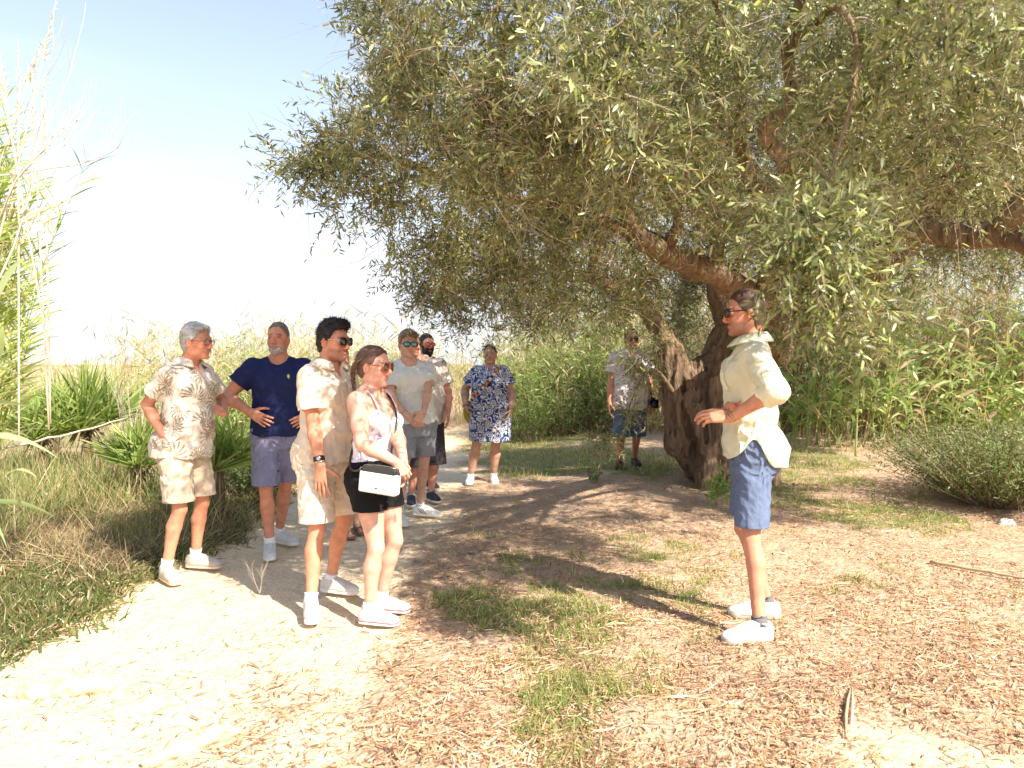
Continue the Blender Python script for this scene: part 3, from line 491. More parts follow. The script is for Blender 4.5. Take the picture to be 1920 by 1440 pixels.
for k_, (px, py, h_, c_) in enumerate(((300, 925, .95, (.55, .43, .32)), (262, 905, 1.05, (.60, .48, .35)), (345, 935, .8, (.50, .40, .30)), (210, 880, .9, (.58, .47, .34)))):
    b_ = gp3(px, py); m = MB(); root = empty('dead_stalk', b_, label=('bushy dead stalk left of the grey-haired person, nearest of its group', 'tall dead stalk below the dark yucca, forked', 'short dead stalk touching the beige shorts', 'pale dead stalk under the slanting cane')[k_], cat='stalk', group='dead stalks on the left bank')
    loc_root = np.array(b_)
    def loc(p): return np.asarray(p) - loc_root
    for j in range(4): twigtree(loc_root + (0, 0, -.02), un_(np.array((RNG.normal() * .25, RNG.normal() * .2, 1))), h_ * RNG.uniform(.6, 1), .007, 2)
    m.build('stem', M['twig'], root)
b_ = gp3(487, 1118); m = MB(); loc_root = np.array(b_); root = empty('dry_weed', b_, label='small dry forked weed in the middle of the path', cat='weed')
for j in range(3): twigtree(loc_root, un_(np.array((RNG.normal() * .35, 0, 1))), .15, .0018, 2)
m.build('stem', M['dry'], root)
# young reeds in a row on the right
def young_reed(px, py, Hh, label, k=9, LW=.045, LL=.42, lean=(0, 0), top=.6):
    b_ = G(px, py); r_ = empty('young_reed', b_, label=label, cat='reed', group='young green reeds along the right side'); D = un_((lean[0], lean[1], 1)); m = MB(); pts = [D * t * Hh * .93 + (0, 0, -.03 * (t == 0)) for t in np.linspace(0, 1, 9)]; tube(m, pts, np.linspace(.017, .008, 9), 7, c=(.40, .46, .2)); m.build('stem', M['grassy'], r_)
    t = np.linspace(.22, 1, k) ** .8; P = D * (t * Hh * .93)[:, None]; az = np.arange(k) * 2.5 + RNG.uniform(0, 6.28) + RNG.normal(size=k) * .3; up = np.interp(t, (.2, 1), (.55, 1.5)); m = MB()
    strips(m, P, np.stack([np.cos(az), np.sin(az), up], 1), LL * np.interp(t, (.2, .7, 1), (.7, 1, .8)), LW, np.interp(t, (.2, 1), (.75, .25)), rc([(.26, .36, .12), (.33, .43, .17), (.22, .31, .11)], k, .1), seg=8, prof='leaf', fold=.14, side=np.stack([-np.sin(az), np.cos(az), 0 * az], 1)); m.build('leaf', M['grassy'], r_)
YR = [(1488, 832, .55, 'shortest reed tight behind the yellow shirt'), (1512, 838, 1.0, 'reed right behind the yellow shirt with narrow leaves'), (1532, 835, .85, 'second reed from the yellow shirt, leaves low down'), (1552, 838, 1.05, 'third reed from the yellow shirt'), (1572, 830, .9, 'fourth reed from the yellow shirt, slightly farther back'),
      (1604, 856, 1.45, 'tall reed with wide crown of leaves in the middle of the row'), (1640, 838, 1.1, 'reed just right of the tall middle one'), (1675, 832, 1.25, 'reed with drooping leaves left of the lone straight one'), (1700, 828, .8, 'short reed tucked beside the drooping one'), (1733, 826, 1.35, 'lone straight reed with a tulip-shaped leaf crown'),
      (1800, 800, 1.9, 'tall reed with long pale hanging leaves near the right edge'), (1825, 805, 2.3, 'tallest reed with bleached hanging leaves near the right edge'), (1870, 812, 1.2, 'reed at right with low wide leaves above the brush heap'), (1905, 800, 1.7, 'reed cut by the right edge of the view')]
for px, py, h_, lb in YR: young_reed(px, py, h_, lb, k=11 if h_ < 1.5 else 15, LL=.50 if h_ < 1.6 else .68, LW=.062 if h_ < 1.6 else .075, lean=(RNG.normal() * .06, 0))
m = MB(); p = gp3(98, 918, .05); box(m, p, (.06, .05, .05), Rz(.4) if 'Rz' in globals() else None, (.02, .28, .42)); box(m, p + (.045, .01, -.01), (.04, .04, .03), None, (.05, .36, .5)); m.build('plastic_scrap', M['plastic'], label='crumpled turquoise plastic scrap in the undergrowth at left', cat='litter')
m = MB(); p = gp3(75, 935, .04); n = 6; strips(m, np.tile(p, (n, 1)), RNG.normal(size=(n, 3)) + (1, 0, .2), .12, .07, .2, rc([(.75, .76, .8)], n, .05), seg=3, prof='flat'); m.build('paper_scrap', M['cloth'], label='white paper scrap beside the turquoise plastic', cat='litter')
# ------------------------------------------------------------------ the old olive tree
def T(px, py, d): return W(px, py, d)
base = G(1355, 900); base = np.array((2.46, 8.75, float(gh(2.46, 8.75))))
tree = empty('olive_tree', base, label='huge old olive tree with a hollow twisted trunk and wide low crown', cat='tree')
F = Field((1.3, 7.7, -.15), (3.7, 9.9, 3.0), .016)
def cn(a, ra, b, rb, k=.06): F.cone(T(*a), T(*b), ra, rb, k)
cn((1352, 935, 8.8), .40, (1350, 850, 8.8), .45); cn((1350, 850, 8.8), .45, (1352, 760, 8.8), .52); cn((1352, 760, 8.8), .50, (1378, 655, 8.8), .36); cn((1378, 655, 8.8), .36, (1415, 590, 8.6), .22)
cn((1315, 780, 8.6), .26, (1325, 700, 8.62), .24); cn((1335, 710, 8.6), .22, (1425, 600, 8.4), .19); cn((1302, 880, 8.55), .13, (1275, 830, 8.5), .17); cn((1275, 830, 8.5), .17, (1272, 740, 8.55), .20); cn((1272, 740, 8.55), .20, (1262, 660, 8.6), .17); cn((1262, 660, 8.6), .16, (1225, 600, 8.55), .13, .05)
cn((1325, 925, 8.25), .12, (1322, 850, 8.32), .16, .05); cn((1322, 850, 8.32), .15, (1300, 770, 8.4), .13, .05)
cn((1368, 930, 8.2), .14, (1362, 850, 8.3), .17, .05); cn((1362, 850, 8.3), .16, (1350, 720, 8.4), .15, .06); cn((1350, 720, 8.4), .14, (1392, 640, 8.4), .14, .06)
cn((1430, 915, 8.6), .22, (1418, 800, 8.7), .24); cn((1418, 800, 8.7), .23, (1415, 680, 8.7), .26); cn((1415, 680, 8.7), .25, (1465, 625, 8.5), .20)
cn((1400, 700, 8.5), .2, (1400, 620, 8.3), .20)
for a, b_ in (((1290, 930, 8.3), (1240, 925, 8.15)), ((1350, 950, 8.0), (1330, 975, 7.8)), ((1470, 920, 8.5), (1530, 915, 8.4))): cn(a, .10, b_, .05, .06)
def front(px, py):
    for d in np.arange(7.7, 9.6, .01):
        p = T(px, py, d); ix = np.round((p - F.lo) / F.h).astype(int)
        if (ix >= 0).all() and (ix < F.n).all() and F.F[tuple(ix)] < 0: return p
    return T(px, py, 8.4)
F.disp(lambda p: -(np.abs(fbm(p * np.array((1, 1, .22)), 11, 3, 3) - .5) * .14 - .02) - (fbm(p * np.array((1, 1, .5)), 3.2, 2, 8) - .5) * .13 - (vnoise(p * np.array((1, 1, .14)), 34, 5) - .5) * .035 - np.abs(fbm(p * np.array((1, 1, .3)), 18, 2, 15) - .5) * .05 + .008, .08)
for px, py, rx, rz, dp in ((1283, 722, .03, .13, .07), (1289, 795, .04, .18, .09), (1303, 842, .035, .15, .09), (1325, 812, .03, .14, .08), (1325, 692, .022, .03, .06), (1368, 672, .07, .18, .12), (1312, 868, .03, .1, .08)):
    p = front(px, py); F.ell(p + (0, dp * .25, 0), (rx, dp, rz), Ry(RNG.normal() * .2), .035, True)
V, Q = F.mesh(); tm = MB(); nn = fbm(V * np.array((1, 1, .3)), 9, 3, 4)[:, None]; tm.add(V - base, Q, c=np.array((.19, .132, .088)) * (.45 + 1.1 * nn) + np.array((.05, .03, 0)) * sstep(V[:, 2], 1.3, 2.1)[:, None])
NODES = []; NR = []
def limb(rows, c=(.23, .16, .10), seg=10, sub=9, wig=.03):
    P = np.array([T(*r[:3]) for r in rows]); r = np.array([q[3] for q in rows]) * .87; t = np.linspace(0, len(rows) - 1, (len(rows) - 1) * sub + 1)
    def cr(A):
        i = np.clip(t.astype(int), 0, len(A) - 2); f = (t - i)[:, None]; p0, p1, p2_, p3 = A[np.maximum(i - 1, 0)], A[i], A[i + 1], A[np.minimum(i + 2, len(A) - 1)]
        return .5 * ((2 * p1) + (-p0 + p2_) * f + (2 * p0 - 5 * p1 + 4 * p2_ - p3) * f ** 2 + (-p0 + 3 * p1 - 3 * p2_ + p3) * f ** 3)
    X = cr(P); R_ = np.interp(t, range(len(r)), r); X = X + (np.stack([vnoise(X, 3.5, s_) for s_ in (1, 2, 3)], 1) - .5) * wig * 2
    n = seg; TT = nrm(np.gradient(X, axis=0)); A = nrm(np.cross(TT, (.13, .21, 1.0))); B_ = np.cross(TT, A); th = np.arange(n) / n * 2 * np.pi
    dirs = A[:, None] * np.cos(th)[None, :, None] + B_[:, None] * np.sin(th)[None, :, None]; VV = X[:, None] + R_[:, None, None] * dirs
    VV = VV + dirs * ((vnoise(VV.reshape(-1, 3), 6, 9) - .5) * .9).reshape(len(X), n, 1) * R_[:, None, None] * .55; i = np.arange(len(X) - 1)[:, None] * n; j = np.arange(n)[None]; k = (j + 1) % n
    VV = VV.reshape(-1, 3); cc = np.array(c) * (.6 + .8 * fbm(VV, 8, 3, 6))[:, None]; tm.add(VV - base, np.stack([i + j, i + k, i + n + k, i + n + j], -1).reshape(-1, 4), c=cc)
    NODES.extend(X[::2]); NR.extend(R_[::2])
limb([(1455, 660, 8.5, .24), (1440, 590, 7.7, .18), (1400, 545, 7.0, .145), (1345, 520, 6.5, .13), (1290, 495, 6.2, .13), (1235, 468, 5.9, .12), (1190, 440, 5.6, .085), (1168, 385, 5.3, .06), (1110, 330, 5.0, .045), (1000, 270, 4.6, .03), (900, 190, 4.4, .018)], seg=14, wig=.05)
limb([(1245, 470, 5.95, .1), (1262, 440, 5.8, .06), (1268, 410, 5.7, .05), (1230, 330, 5.3, .04), (1180, 220, 4.7, .03), (1120, 100, 4.1, .02)])
limb([(1235, 630, 8.6, .14), (1205, 570, 8.5, .115), (1165, 540, 8.3, .10), (1110, 520, 8.0, .08), (1050, 520, 7.7, .05), (960, 500, 7.2, .035), (860, 500, 6.7, .02)], seg=12)
limb([(1440, 640, 8.6, .22), (1495, 600, 8.1, .17), (1560, 565, 7.6, .15), (1640, 510, 7.0, .14), (1700, 445, 6.4, .13), (1760, 432, 6.1, .125), (1830, 440, 5.8, .115), (1875, 435, 5.6, .11), (1910, 385, 5.4, .10), (1990, 300, 5.2, .07), (2060, 150, 5.0, .04)], seg=14, wig=.06)
limb([(1835, 440, 5.8, .10), (1900, 450, 5.5, .09), (1980, 470, 5.2, .08), (2100, 420, 4.9, .05)])
limb([(1735, 430, 6.2, .15), (1745, 395, 6.2, .13), (1775, 350, 6.0, .08), (1830, 220, 5.6, .05), (1870, 90, 5.0, .03)], seg=12)
limb([(1430, 575, 7.3, .15), (1455, 470, 6.1, .11), (1432, 370, 5.3, .075), (1400, 325, 4.9, .055), (1393, 250, 4.6, .05), (1380, 120, 4.2, .035), (1340, 0, 3.8, .02)], seg=12)
limb([(1455, 470, 6.1, .11), (1500, 380, 5.1, .08), (1472, 305, 4.5, .058), (1440, 250, 4.25, .05), (1470, 195, 4.0, .05), (1482, 100, 3.8, .042), (1500, 10, 3.5, .035), (1540, -120, 3.1, .02)], seg=12, c=(.30, .23, .15))
limb([(1560, 560, 7.6, .12), (1590, 420, 6.6, .07), (1570, 280, 5.8, .05), (1600, 150, 5.2, .04), (1640, 20, 4.6, .02)])
limb([(1640, 505, 7.0, .1), (1640, 330, 6.3, .06), (1700, 210, 5.6, .05), (1800, 130, 4.9, .035), (1880, 80, 4.2, .02)])
limb([(1190, 440, 5.6, .07), (1100, 400, 5.4, .04), (960, 370, 5.2, .035), (830, 330, 5.0, .028), (700, 300, 4.9, .018), (600, 320, 4.8, .01)], wig=.06)
limb([(1000, 270, 4.6, .03), (880, 180, 4.5, .022), (780, 100, 4.5, .015), (700, 60, 4.5, .01)])
limb([(1110, 520, 8.0, .06), (1120, 400, 7.4, .05), (1010, 250, 6.6, .035), (900, 100, 6.0, .02)])
limb([(1370, 610, 8.8, .2), (1340, 480, 8.6, .12), (1380, 300, 8.4, .08), (1300, 80, 8.0, .05), (1250, -150, 7.5, .03)])
limb([(1430, 630, 8.9, .2), (1520, 450, 9.2, .12), (1640, 250, 9.5, .08), (1700, 50, 9.6, .05)])
limb([(1262, 735, 8.4, .04), (1235, 700, 8.2, .022), (1205, 705, 8.0, .015), (1180, 760, 7.9, .01), (1165, 820, 7.9, .006)], wig=.02)
limb([(1482, 100, 3.8, .03), (1560, 20, 3.2, .014), (1600, 160, 3.0, .009), (1560, 330, 2.9, .007), (1530, 450, 2.85, .005)], wig=.03)
limb([(1500, 10, 3.5, .03), (1400, -250, 3.3, .03), (1100, -420, 3.2, .03), (800, -350, 3.6, .02)]); limb([(1540, -120, 3.1, .03), (1800, -300, 3.3, .03), (2100, -200, 3.8, .02)])
# crown clusters: (px, py, depth, radius, clusters per cubic metre)
BL = [(775, 105, 4.6, .34), (740, 30, 3.9, .26), (695, 10, 4.0, .18), (655, 270, 4.8, .30), (590, 320, 4.8, .16), (620, 290, 4.7, .2), (545, 310, 4.75, .09), (690, 350, 4.9, .36), (800, 250, 4.6, .55), (740, 200, 4.9, .40), (820, 450, 5.6, .42), (770, 400, 5.4, .34), (800, 540, 6.2, .26), (850, 560, 6.4, .24), (900, 520, 6.4, .42), (950, 590, 6.8, .22), (850, 560, 6.3, .2), (990, 600, 7.0, .22), (1050, 590, 7.2, .3), (860, 540, 6.2, .35), (960, 400, 5.6, .75), (930, 180, 4.1, .62), (880, 50, 3.6, .42),
      (1020, 60, 3.3, .42), (1060, 250, 4.1, .6), (1060, 480, 6.6, .7), (1180, 130, 3.4, .5), (1160, 330, 5.1, .55), (1290, 60, 3.6, .5), (1290, 230, 4.4, .6), (1300, 390, 5.6, .6), (1390, 60, 3.7, .5), (1480, 130, 3.4, .35), (1400, 420, 6.0, .6), (1500, 300, 4.8, .5), (1560, 200, 3.9, .5), (1560, 60, 3.2, .4), (1680, 100, 3.5, .5), (1640, 350, 5.4, .6), (1720, 250, 4.4, .55), (1790, 60, 3.1, .45), (1850, 200, 3.9, .6), (1900, 340, 4.8, .5), (1780, 360, 6.2, .5), (1900, 40, 2.8, .3), (1640, -40, 2.8, .3), (1740, -10, 2.7, .25),
      (1530, 440, 2.75, .11), (1550, 500, 2.8, .09), (1575, 540, 2.9, .08), (1580, 430, 3.0, .12), (1460, 370, 3.1, .10), (1530, 400, 2.9, .12), (1600, 560, 3.1, .08), (1600, 330, 3.3, .3), (1500, 450, 2.8, .06),
      (1200, 530, 5.4, .14), (1130, 575, 5.3, .09), (1165, 490, 5.4, .12), (1190, 690, 8.0, .18), (1180, 780, 7.9, .16), (1205, 690, 8, .16), (1205, 840, 7.9, .10), (1230, 650, 8.0, .2), (1130, 830, 7.8, .08),
      (1100, 560, 9.3, .6), (1290, 540, 9.8, .7), (1230, 480, 9.2, .7), (1350, 420, 9.4, .9), (1500, 480, 9.4, .9), (1620, 560, 8.6, .55), (1700, 540, 8.2, .40), (1620, 420, 8.4, .8), (1780, 360, 8.8, .7), (1900, 330, 8.2, 1.0), (1000, 560, 8.6, .42), (1030, 380, 8.4, .9), (1560, 610, 7.6, .22), (1480, 640, 7.2, .12), (1800, 470, 9.5, .5), (1890, 480, 9.5, .5), (1700, 480, 9.2, .45), (1930, 420, 9.5, .7), (1750, 300, 11.5, 1.5), (1600, 330, 11, 1.3), (1880, 300, 11, 1.4), (1950, 200, 9.5, 1.5), (1150, 250, 7.5, 1.1), (1450, 200, 8.0, 1.3), (1800, 150, 8.0, 1.3), (1590, 640, 7.4, .14)]
cl = []
for px, py, d, r in BL:
    c = W(px, py, d); k = 1 if d < 6.5 else .75; n = max(3, int((4.19 * r ** 3 * 30 * k + 26 * r * r * k) * (.9 if px < 1000 else .68))); u = nrm(RNG.normal(size=(n, 3))) * (RNG.random((n, 1)) ** .5) * r
    cl.append((c + u, np.full(n, 1.0), np.full(n, r)))
for x_, y_, z_, r in ((.5, 3.15, 3.35, .45), (-.75, 3.75, 3.6, .42), (-.2, 3.4, 3.55, .4), (2.55, 3.0, 3.15, .36), (3.1, 2.7, 3.4, .3), (-.2, 2.75, 4.3, .75), (-.95, 3.3, 4.4, .6), (.45, 2.5, 4.3, .6), (1.5, 4.0, 4.1, .7), (.2, 4.8, 4.3, .8), (1.4, 5.0, 4.4, 1.0), (-.9, 5.4, 3.8, .6), (2.6, 4.4, 4.2, .9), (.8, 6.4, 4.8, 1.1), (2.6, 6.2, 4.9, 1.2), (4.0, 5.6, 4.2, 1.0), (2.0, 8.0, 5.2, 1.3), (4.2, 7.8, 4.8, 1.3), (.3, 7.8, 4.3, .9), (5.2, 7.0, 4.2, 1.0), (4.1, 5.2, 2.7, .5), (4.5, 5.0, 3.4, .7), (5.0, 6.0, 3.0, .7), (4.7, 4.7, 2.4, .4), (5.2, 5.2, 3.8, .7), (3.4, 10, 4.4, 1.2), (1.2, 9.8, 4.2, 1.0)):
    n = int(4.19 * r ** 3 * (6.5 if x_ < 4.05 or y_ > 6.5 else 30) + 3); u = nrm(RNG.normal(size=(n, 3))) * (RNG.random((n, 1)) ** .45) * r; cl.append((np.array((x_, y_, z_)) + u, np.full(n, 0.0), np.full(n, r)))
CP = np.concatenate([c[0] for c in cl]); CV = np.concatenate([c[1] for c in cl])
# keep the camera side clear
pxx = 960 + CP[:, 0] / CP[:, 1] * FPX; pyy = HOR - (CP[:, 2] - CAMH) / CP[:, 1] * FPX; gap = ((np.abs(pxx - 1400) < 55) & (pyy > 215) & (pyy < 360) & (CP[:, 1] < 4.9)) | ((np.abs(pxx - 1462) < 60) & (pyy > 40) & (pyy < 320) & (CP[:, 1] < 4.3)) | ((np.abs(pxx - 1215) < 75) & (np.abs(pyy - 440) < 55) & (CP[:, 1] < 5.9)) | ((pxx > 1690) & (pyy > 370) & (pyy < 470) & (CP[:, 1] < 6.2)) | ((np.abs(pxx - 1400) < 70) & (pyy > 480) & (pyy < 640) & (CP[:, 1] < 6.5))
kk = (CP[:, 1] > 2.2) & (CP[:, 2] > .6) & ~gap; CP, CV = CP[kk], CV[kk]
hub = np.array((2.6, 8.0, 2.4)); od = np.argsort(np.linalg.norm(CP - hub, axis=1)); CP, CV = CP[od], CV[od]
ND = np.array(NODES); NRr = list(NR); cnt = len(ND); buf = np.zeros((cnt + len(CP) * 4, 3)); buf[:cnt] = ND; nrad = np.zeros(len(buf)); nrad[:cnt] = NRr
bm_ = MB()
for c in CP:
    d = np.linalg.norm(buf[:cnt] - c, axis=1) + .25 * np.maximum(0, np.linalg.norm(buf[:cnt] - hub, axis=1) - np.linalg.norm(c - hub)); i = d.argmin(); a = buf[i]; L = np.linalg.norm(c - a)
    if L < .03: continue
    r0 = min(nrad[i] * .8, .003 + .010 * L + .002); t = np.linspace(0, 1, 6)[:, None]; off = RNG.normal(size=3) * L * .14 + np.array((0, 0, .10 * L)); pts = a + (c - a) * t + off * np.sin(t * np.pi)
    tube(bm_, pts - base, np.linspace(r0, max(r0 * .45, .002), 6), 5 if r0 > .006 else 4, c=np.array((.27, .21, .15)) * RNG.uniform(.6, 1.3), cap=False)
    if cnt + 4 < len(buf): buf[cnt:cnt + 4] = pts[[2, 3, 4, 5]]; nrad[cnt:cnt + 4] = r0 * .7; cnt += 4
tm.build('trunk', M['bark'], tree)
# sprigs and leaves
NS = 14; n = len(CP) * NS; C0 = np.repeat(CP, NS, 0); vis_ = np.repeat(CV, NS)
outw = nrm(RNG.normal(size=(n, 3)) + np.array((0, -.25, -.05))); SB = C0 + outw * RNG.uniform(.0, .07, (n, 1)); SD = nrm(outw + RNG.normal(size=(n, 3)) * .35 + np.array((0, 0, -.1))); SL = RNG.uniform(.14, .30, n)
for a in (0, 1): strips(bm_, SB - base, SD, SL, .0035, .15, rc([(.30, .25, .17), (.42, .35, .25)], n, .15), seg=3, prof='stem')
CQ = CP[CP[:, 1] > 3.4]; k = len(CQ) * 12; C1 = np.repeat(CQ, 12, 0); strips(bm_, C1 + RNG.normal(size=(k, 3)) * .08 - base, RNG.normal(size=(k, 3)), RNG.uniform(.12, .42, k), .0042, .1, rc([(.42, .33, .22), (.54, .43, .30), (.28, .20, .13)], k, .15), seg=3, prof='stem', wob=.12)
bm_.build('branches', M['twig'], tree)
NL = 17; t = np.tile(np.linspace(.12, 1, NL), (n, 1)) + RNG.normal(size=(n, NL)) * .02
P = SB[:, None] + SD[:, None] * (t * SL[:, None])[..., None] - np.array((0, 0, 1.)) * (t ** 2 * .15 * SL[:, None])[..., None]
A = nrm(np.cross(SD, nrm(RNG.normal(size=(n, 3))))); B_ = np.cross(SD, A); ph = (np.arange(NL) * np.pi / 2 + (np.arange(NL) % 2) * np.pi / 2)[None] + RNG.normal(size=(n, NL)) * .4
rad = A[:, None] * np.cos(ph)[..., None] + B_[:, None] * np.sin(ph)[..., None]; ld = nrm(rad * .9 + SD[:, None] * RNG.uniform(.5, 1.1, (n, NL, 1)) + RNG.normal(size=(n, NL, 3)) * .15)
P = P.reshape(-1, 3); ld = ld.reshape(-1, 3); k = RNG.random(len(P)) < np.where(np.repeat(vis_, NL) > 0, .93, .75); P, ld = P[k], ld[k]; N_ = len(P)
cz = rc([(.075, .098, .022), (.175, .21, .048), (.345, .38, .105), (.55, .56, .24)], N_, .15, p=(.3, .36, .24, .1)); yl = RNG.random(N_) < .018; cz[yl] = rc([(.62, .42, .04), (.5, .36, .06), (.55, .25, .05)], yl.sum(), .1)
sprv = np.repeat(RNG.uniform(.8, 1.25, n), NL)[k]; cz = cz * sprv[:, None]
L = RNG.uniform(.034, .060, N_); wd = L * RNG.uniform(.17, .24, N_); nv = nrm(RNG.normal(size=(N_, 3)) + np.array((0, 0, .9))); S = nrm(np.cross(ld, nv)); nn = np.cross(S, ld)
far = P[:, 1] > 5.6
def leaves(sel, near, name):
    p, d, s, l, w_, c, q = P[sel] - base, ld[sel], S[sel], L[sel][:, None], wd[sel][:, None], cz[sel], nn[sel]; m = MB(); K = len(p)
    if near:
        v = np.stack([p, p + d * l * .33 - s * w_ * .5 + q * l * .03, p + d * l * .33 + s * w_ * .5 + q * l * .03, p + d * l * .7 - s * w_ * .42, p + d * l * .7 + s * w_ * .42, p + d * l - q * l * .06], 1); b_ = np.arange(K)[:, None] * 6
        m.add(v.reshape(-1, 3), q=b_ + np.array((1, 2, 4, 3)), t=np.concatenate([b_ + np.array((0, 2, 1)), b_ + np.array((3, 4, 5))]), c=np.repeat(c, 6, 0))
    else:
        v = np.stack([p, p + d * l * .45 + s * w_ * .62, p + d * l * 1.05, p + d * l * .45 - s * w_ * .62], 1); m.add(v.reshape(-1, 3), q=np.arange(K)[:, None] * 4 + np.arange(4), c=np.repeat(c, 4, 0))
    return m
mA = leaves(~far, True, ''); mB_ = leaves(far, False, '')
mA.v += mB_.v; mA.c += mB_.c; mA.q += [q + mA.n for q in mB_.q]; mA.n += mB_.n
crown = mA.build('crown', M['leaf'], tree, smooth=False)
# olives
i = RNG.choice(np.nonzero(~far)[0], 700, replace=False); m = MB(); ico = [(0, 0, 1), (.94, 0, .3), (.29, .9, .3), (-.76, .55, .3), (-.76, -.55, .3), (.29, -.9, .3), (.76, .55, -.45), (-.29, .9, -.45), (-.94, 0, -.45), (-.29, -.9, -.45), (.76, -.55, -.45), (0, 0, -1)]
it = [(0, 1, 2), (0, 2, 3), (0, 3, 4), (0, 4, 5), (0, 5, 1), (1, 6, 2), (2, 7, 3), (3, 8, 4), (4, 9, 5), (5, 10, 1), (6, 7, 2), (7, 8, 3), (8, 9, 4), (9, 10, 5), (10, 6, 1), (6, 11, 7), (7, 11, 8), (8, 11, 9), (9, 11, 10), (10, 11, 6)]
for j in i: m.add(np.array(ico) * (.0085, .0085, .011) + P[j] - base + (0, 0, -.015), t=it, c=np.array((.24, .30, .08)) * RNG.uniform(.8, 1.3))
m.build('olives', M['plastic'], tree, kind='stuff')
print('leaves', N_, 'clusters', len(CP))
# ------------------------------------------------------------------ people
def Rz(a): c, s = math.cos(a), math.sin(a); return np.array(((c, -s, 0), (s, c, 0), (0, 0, 1.0)))
def Rx(a): c, s = math.cos(a), math.sin(a); return np.array(((1, 0, 0), (0, c, -s), (0, s, c)))
def Ry(a): c, s = math.cos(a), math.sin(a); return np.array(((c, 0, s), (0, 1, 0), (-s, 0, c)))
def un(a): a = np.asarray(a, float); return a / max(np.linalg.norm(a), 1e-9)
def ik(a, t, l1, l2, pole):
    d = t - a; L = np.linalg.norm(d)
    if L > (l1 + l2) * .998: t = a + d / L * (l1 + l2) * .998; d = t - a; L = np.linalg.norm(d)
    x = (l1 * l1 - l2 * l2 + L * L) / (2 * L); h = math.sqrt(max(l1 * l1 - x * x, 0)); d = d / L
    p = pole - d * np.dot(pole, d); return a + d * x + un(p) * h, t
def yaw_of(fx, fy): return math.atan2(-fx, fy)
SKIN = np.array((.60, .30, .20)); 
def hand(F, w, f, n, side, curl=.35, s=1.0, spread=.06, thumb=.7, fk=.0035):
    f = un(f); n = un(n - f * np.dot(n, f)); t = np.cross(f, n) * (1 if side > 0 else -1)
    kn = [(.088, .031), (.093, .010), (.088, -.011), (.078, -.030)]; ln = [(.042, .025, .02), (.046, .03, .021), (.043, .027, .02), (.034, .02, .018)]
    for i, (a, b) in enumerate(kn):
        K = w + (f * a + t * b) * s
        F.cone(w + (f * .005 + t * b * .55) * s, K, .0165 * s, .0115 * s, .012, u=n, su=.95)
    for i, (a, b) in enumerate(kn):
        p = w + (f * a + t * b) * s; ang = 0; fd = un(f + t * spread * (1.5 - i) * .9); c = curl * (1 + .12 * i) if np.isscalar(curl) else curl[i]; r = (.0098, .0100, .0096, .0086)[i] * s
        for j, l in enumerate(ln[i]):
            ang += c * (.8, 1.1, .8)[j]; dr = fd * math.cos(ang) + n * math.sin(ang); q = p + dr * l * s; F.cone(p, q, r, r * .9, fk); p = q; r *= .9
    p = w + (f * .018 + t * .022 + n * .008) * s
    for j, (l, r) in enumerate(((.042, .0145), (.033, .0115), (.026, .0098))):
        d = un(f * (.55 + .18 * j) + t * (thumb - .2 * j) + n * (.35 + .1 * j)); q = p + d * l * s; F.cone(p, q, r * s, r * .9 * s, .006 if j == 0 else .003); p = q
def ccone(F, a, b, ra, rb, k, both=0):     # cone with a flat, hollowed end at b
    n = un(b - a); a = np.array(a, np.float32); b = np.array(b, np.float32); L2 = float((b - a) @ (b - a)); r = max(ra, rb)
    def mk(off, back):
        def fn(X, Y, Z):
            x, y, z = X - a[0], Y - a[1], Z - a[2]; e = b - a; t0 = (x * e[0] + y * e[1] + z * e[2]) / L2; t = np.clip(t0, 0, 1)
            d = np.sqrt((x - t * e[0]) ** 2 + (y - t * e[1]) ** 2 + (z - t * e[2]) ** 2) - (ra + (rb - ra) * t) - off; L = math.sqrt(L2)
            d = np.maximum(d, (t0 - 1) * L - (.01 if back else 0))
            if both: d = np.maximum(d, -t0 * L)
            return np.maximum(d, (1 - t0) * L - .022) if back else d
        return fn
    F.put(mk(0, 0), np.minimum(a, b) - r, np.maximum(a, b) + r, k)
    if not both or both == 2: F.put(mk(-.010, 1), b - r - .03, b + r + .03, .003, True)
def smooth_v(V, Q, w, n):
    E_ = np.concatenate([Q[:, [0, 1]], Q[:, [1, 2]], Q[:, [2, 3]], Q[:, [3, 0]]]); cnt = np.bincount(E_[:, 0], minlength=len(V))[:, None].clip(1)
    for _ in range(n):
        A = np.stack([np.bincount(E_[:, 0], weights=V[E_[:, 1], i], minlength=len(V)) for i in range(3)], 1) / cnt; V = V + (A - V) * w[:, None]
    return V
def foot_frame(a, ty): return np.array((-math.sin(ty), math.cos(ty), 0.0)), np.array((math.cos(ty), math.sin(ty), 0.0))
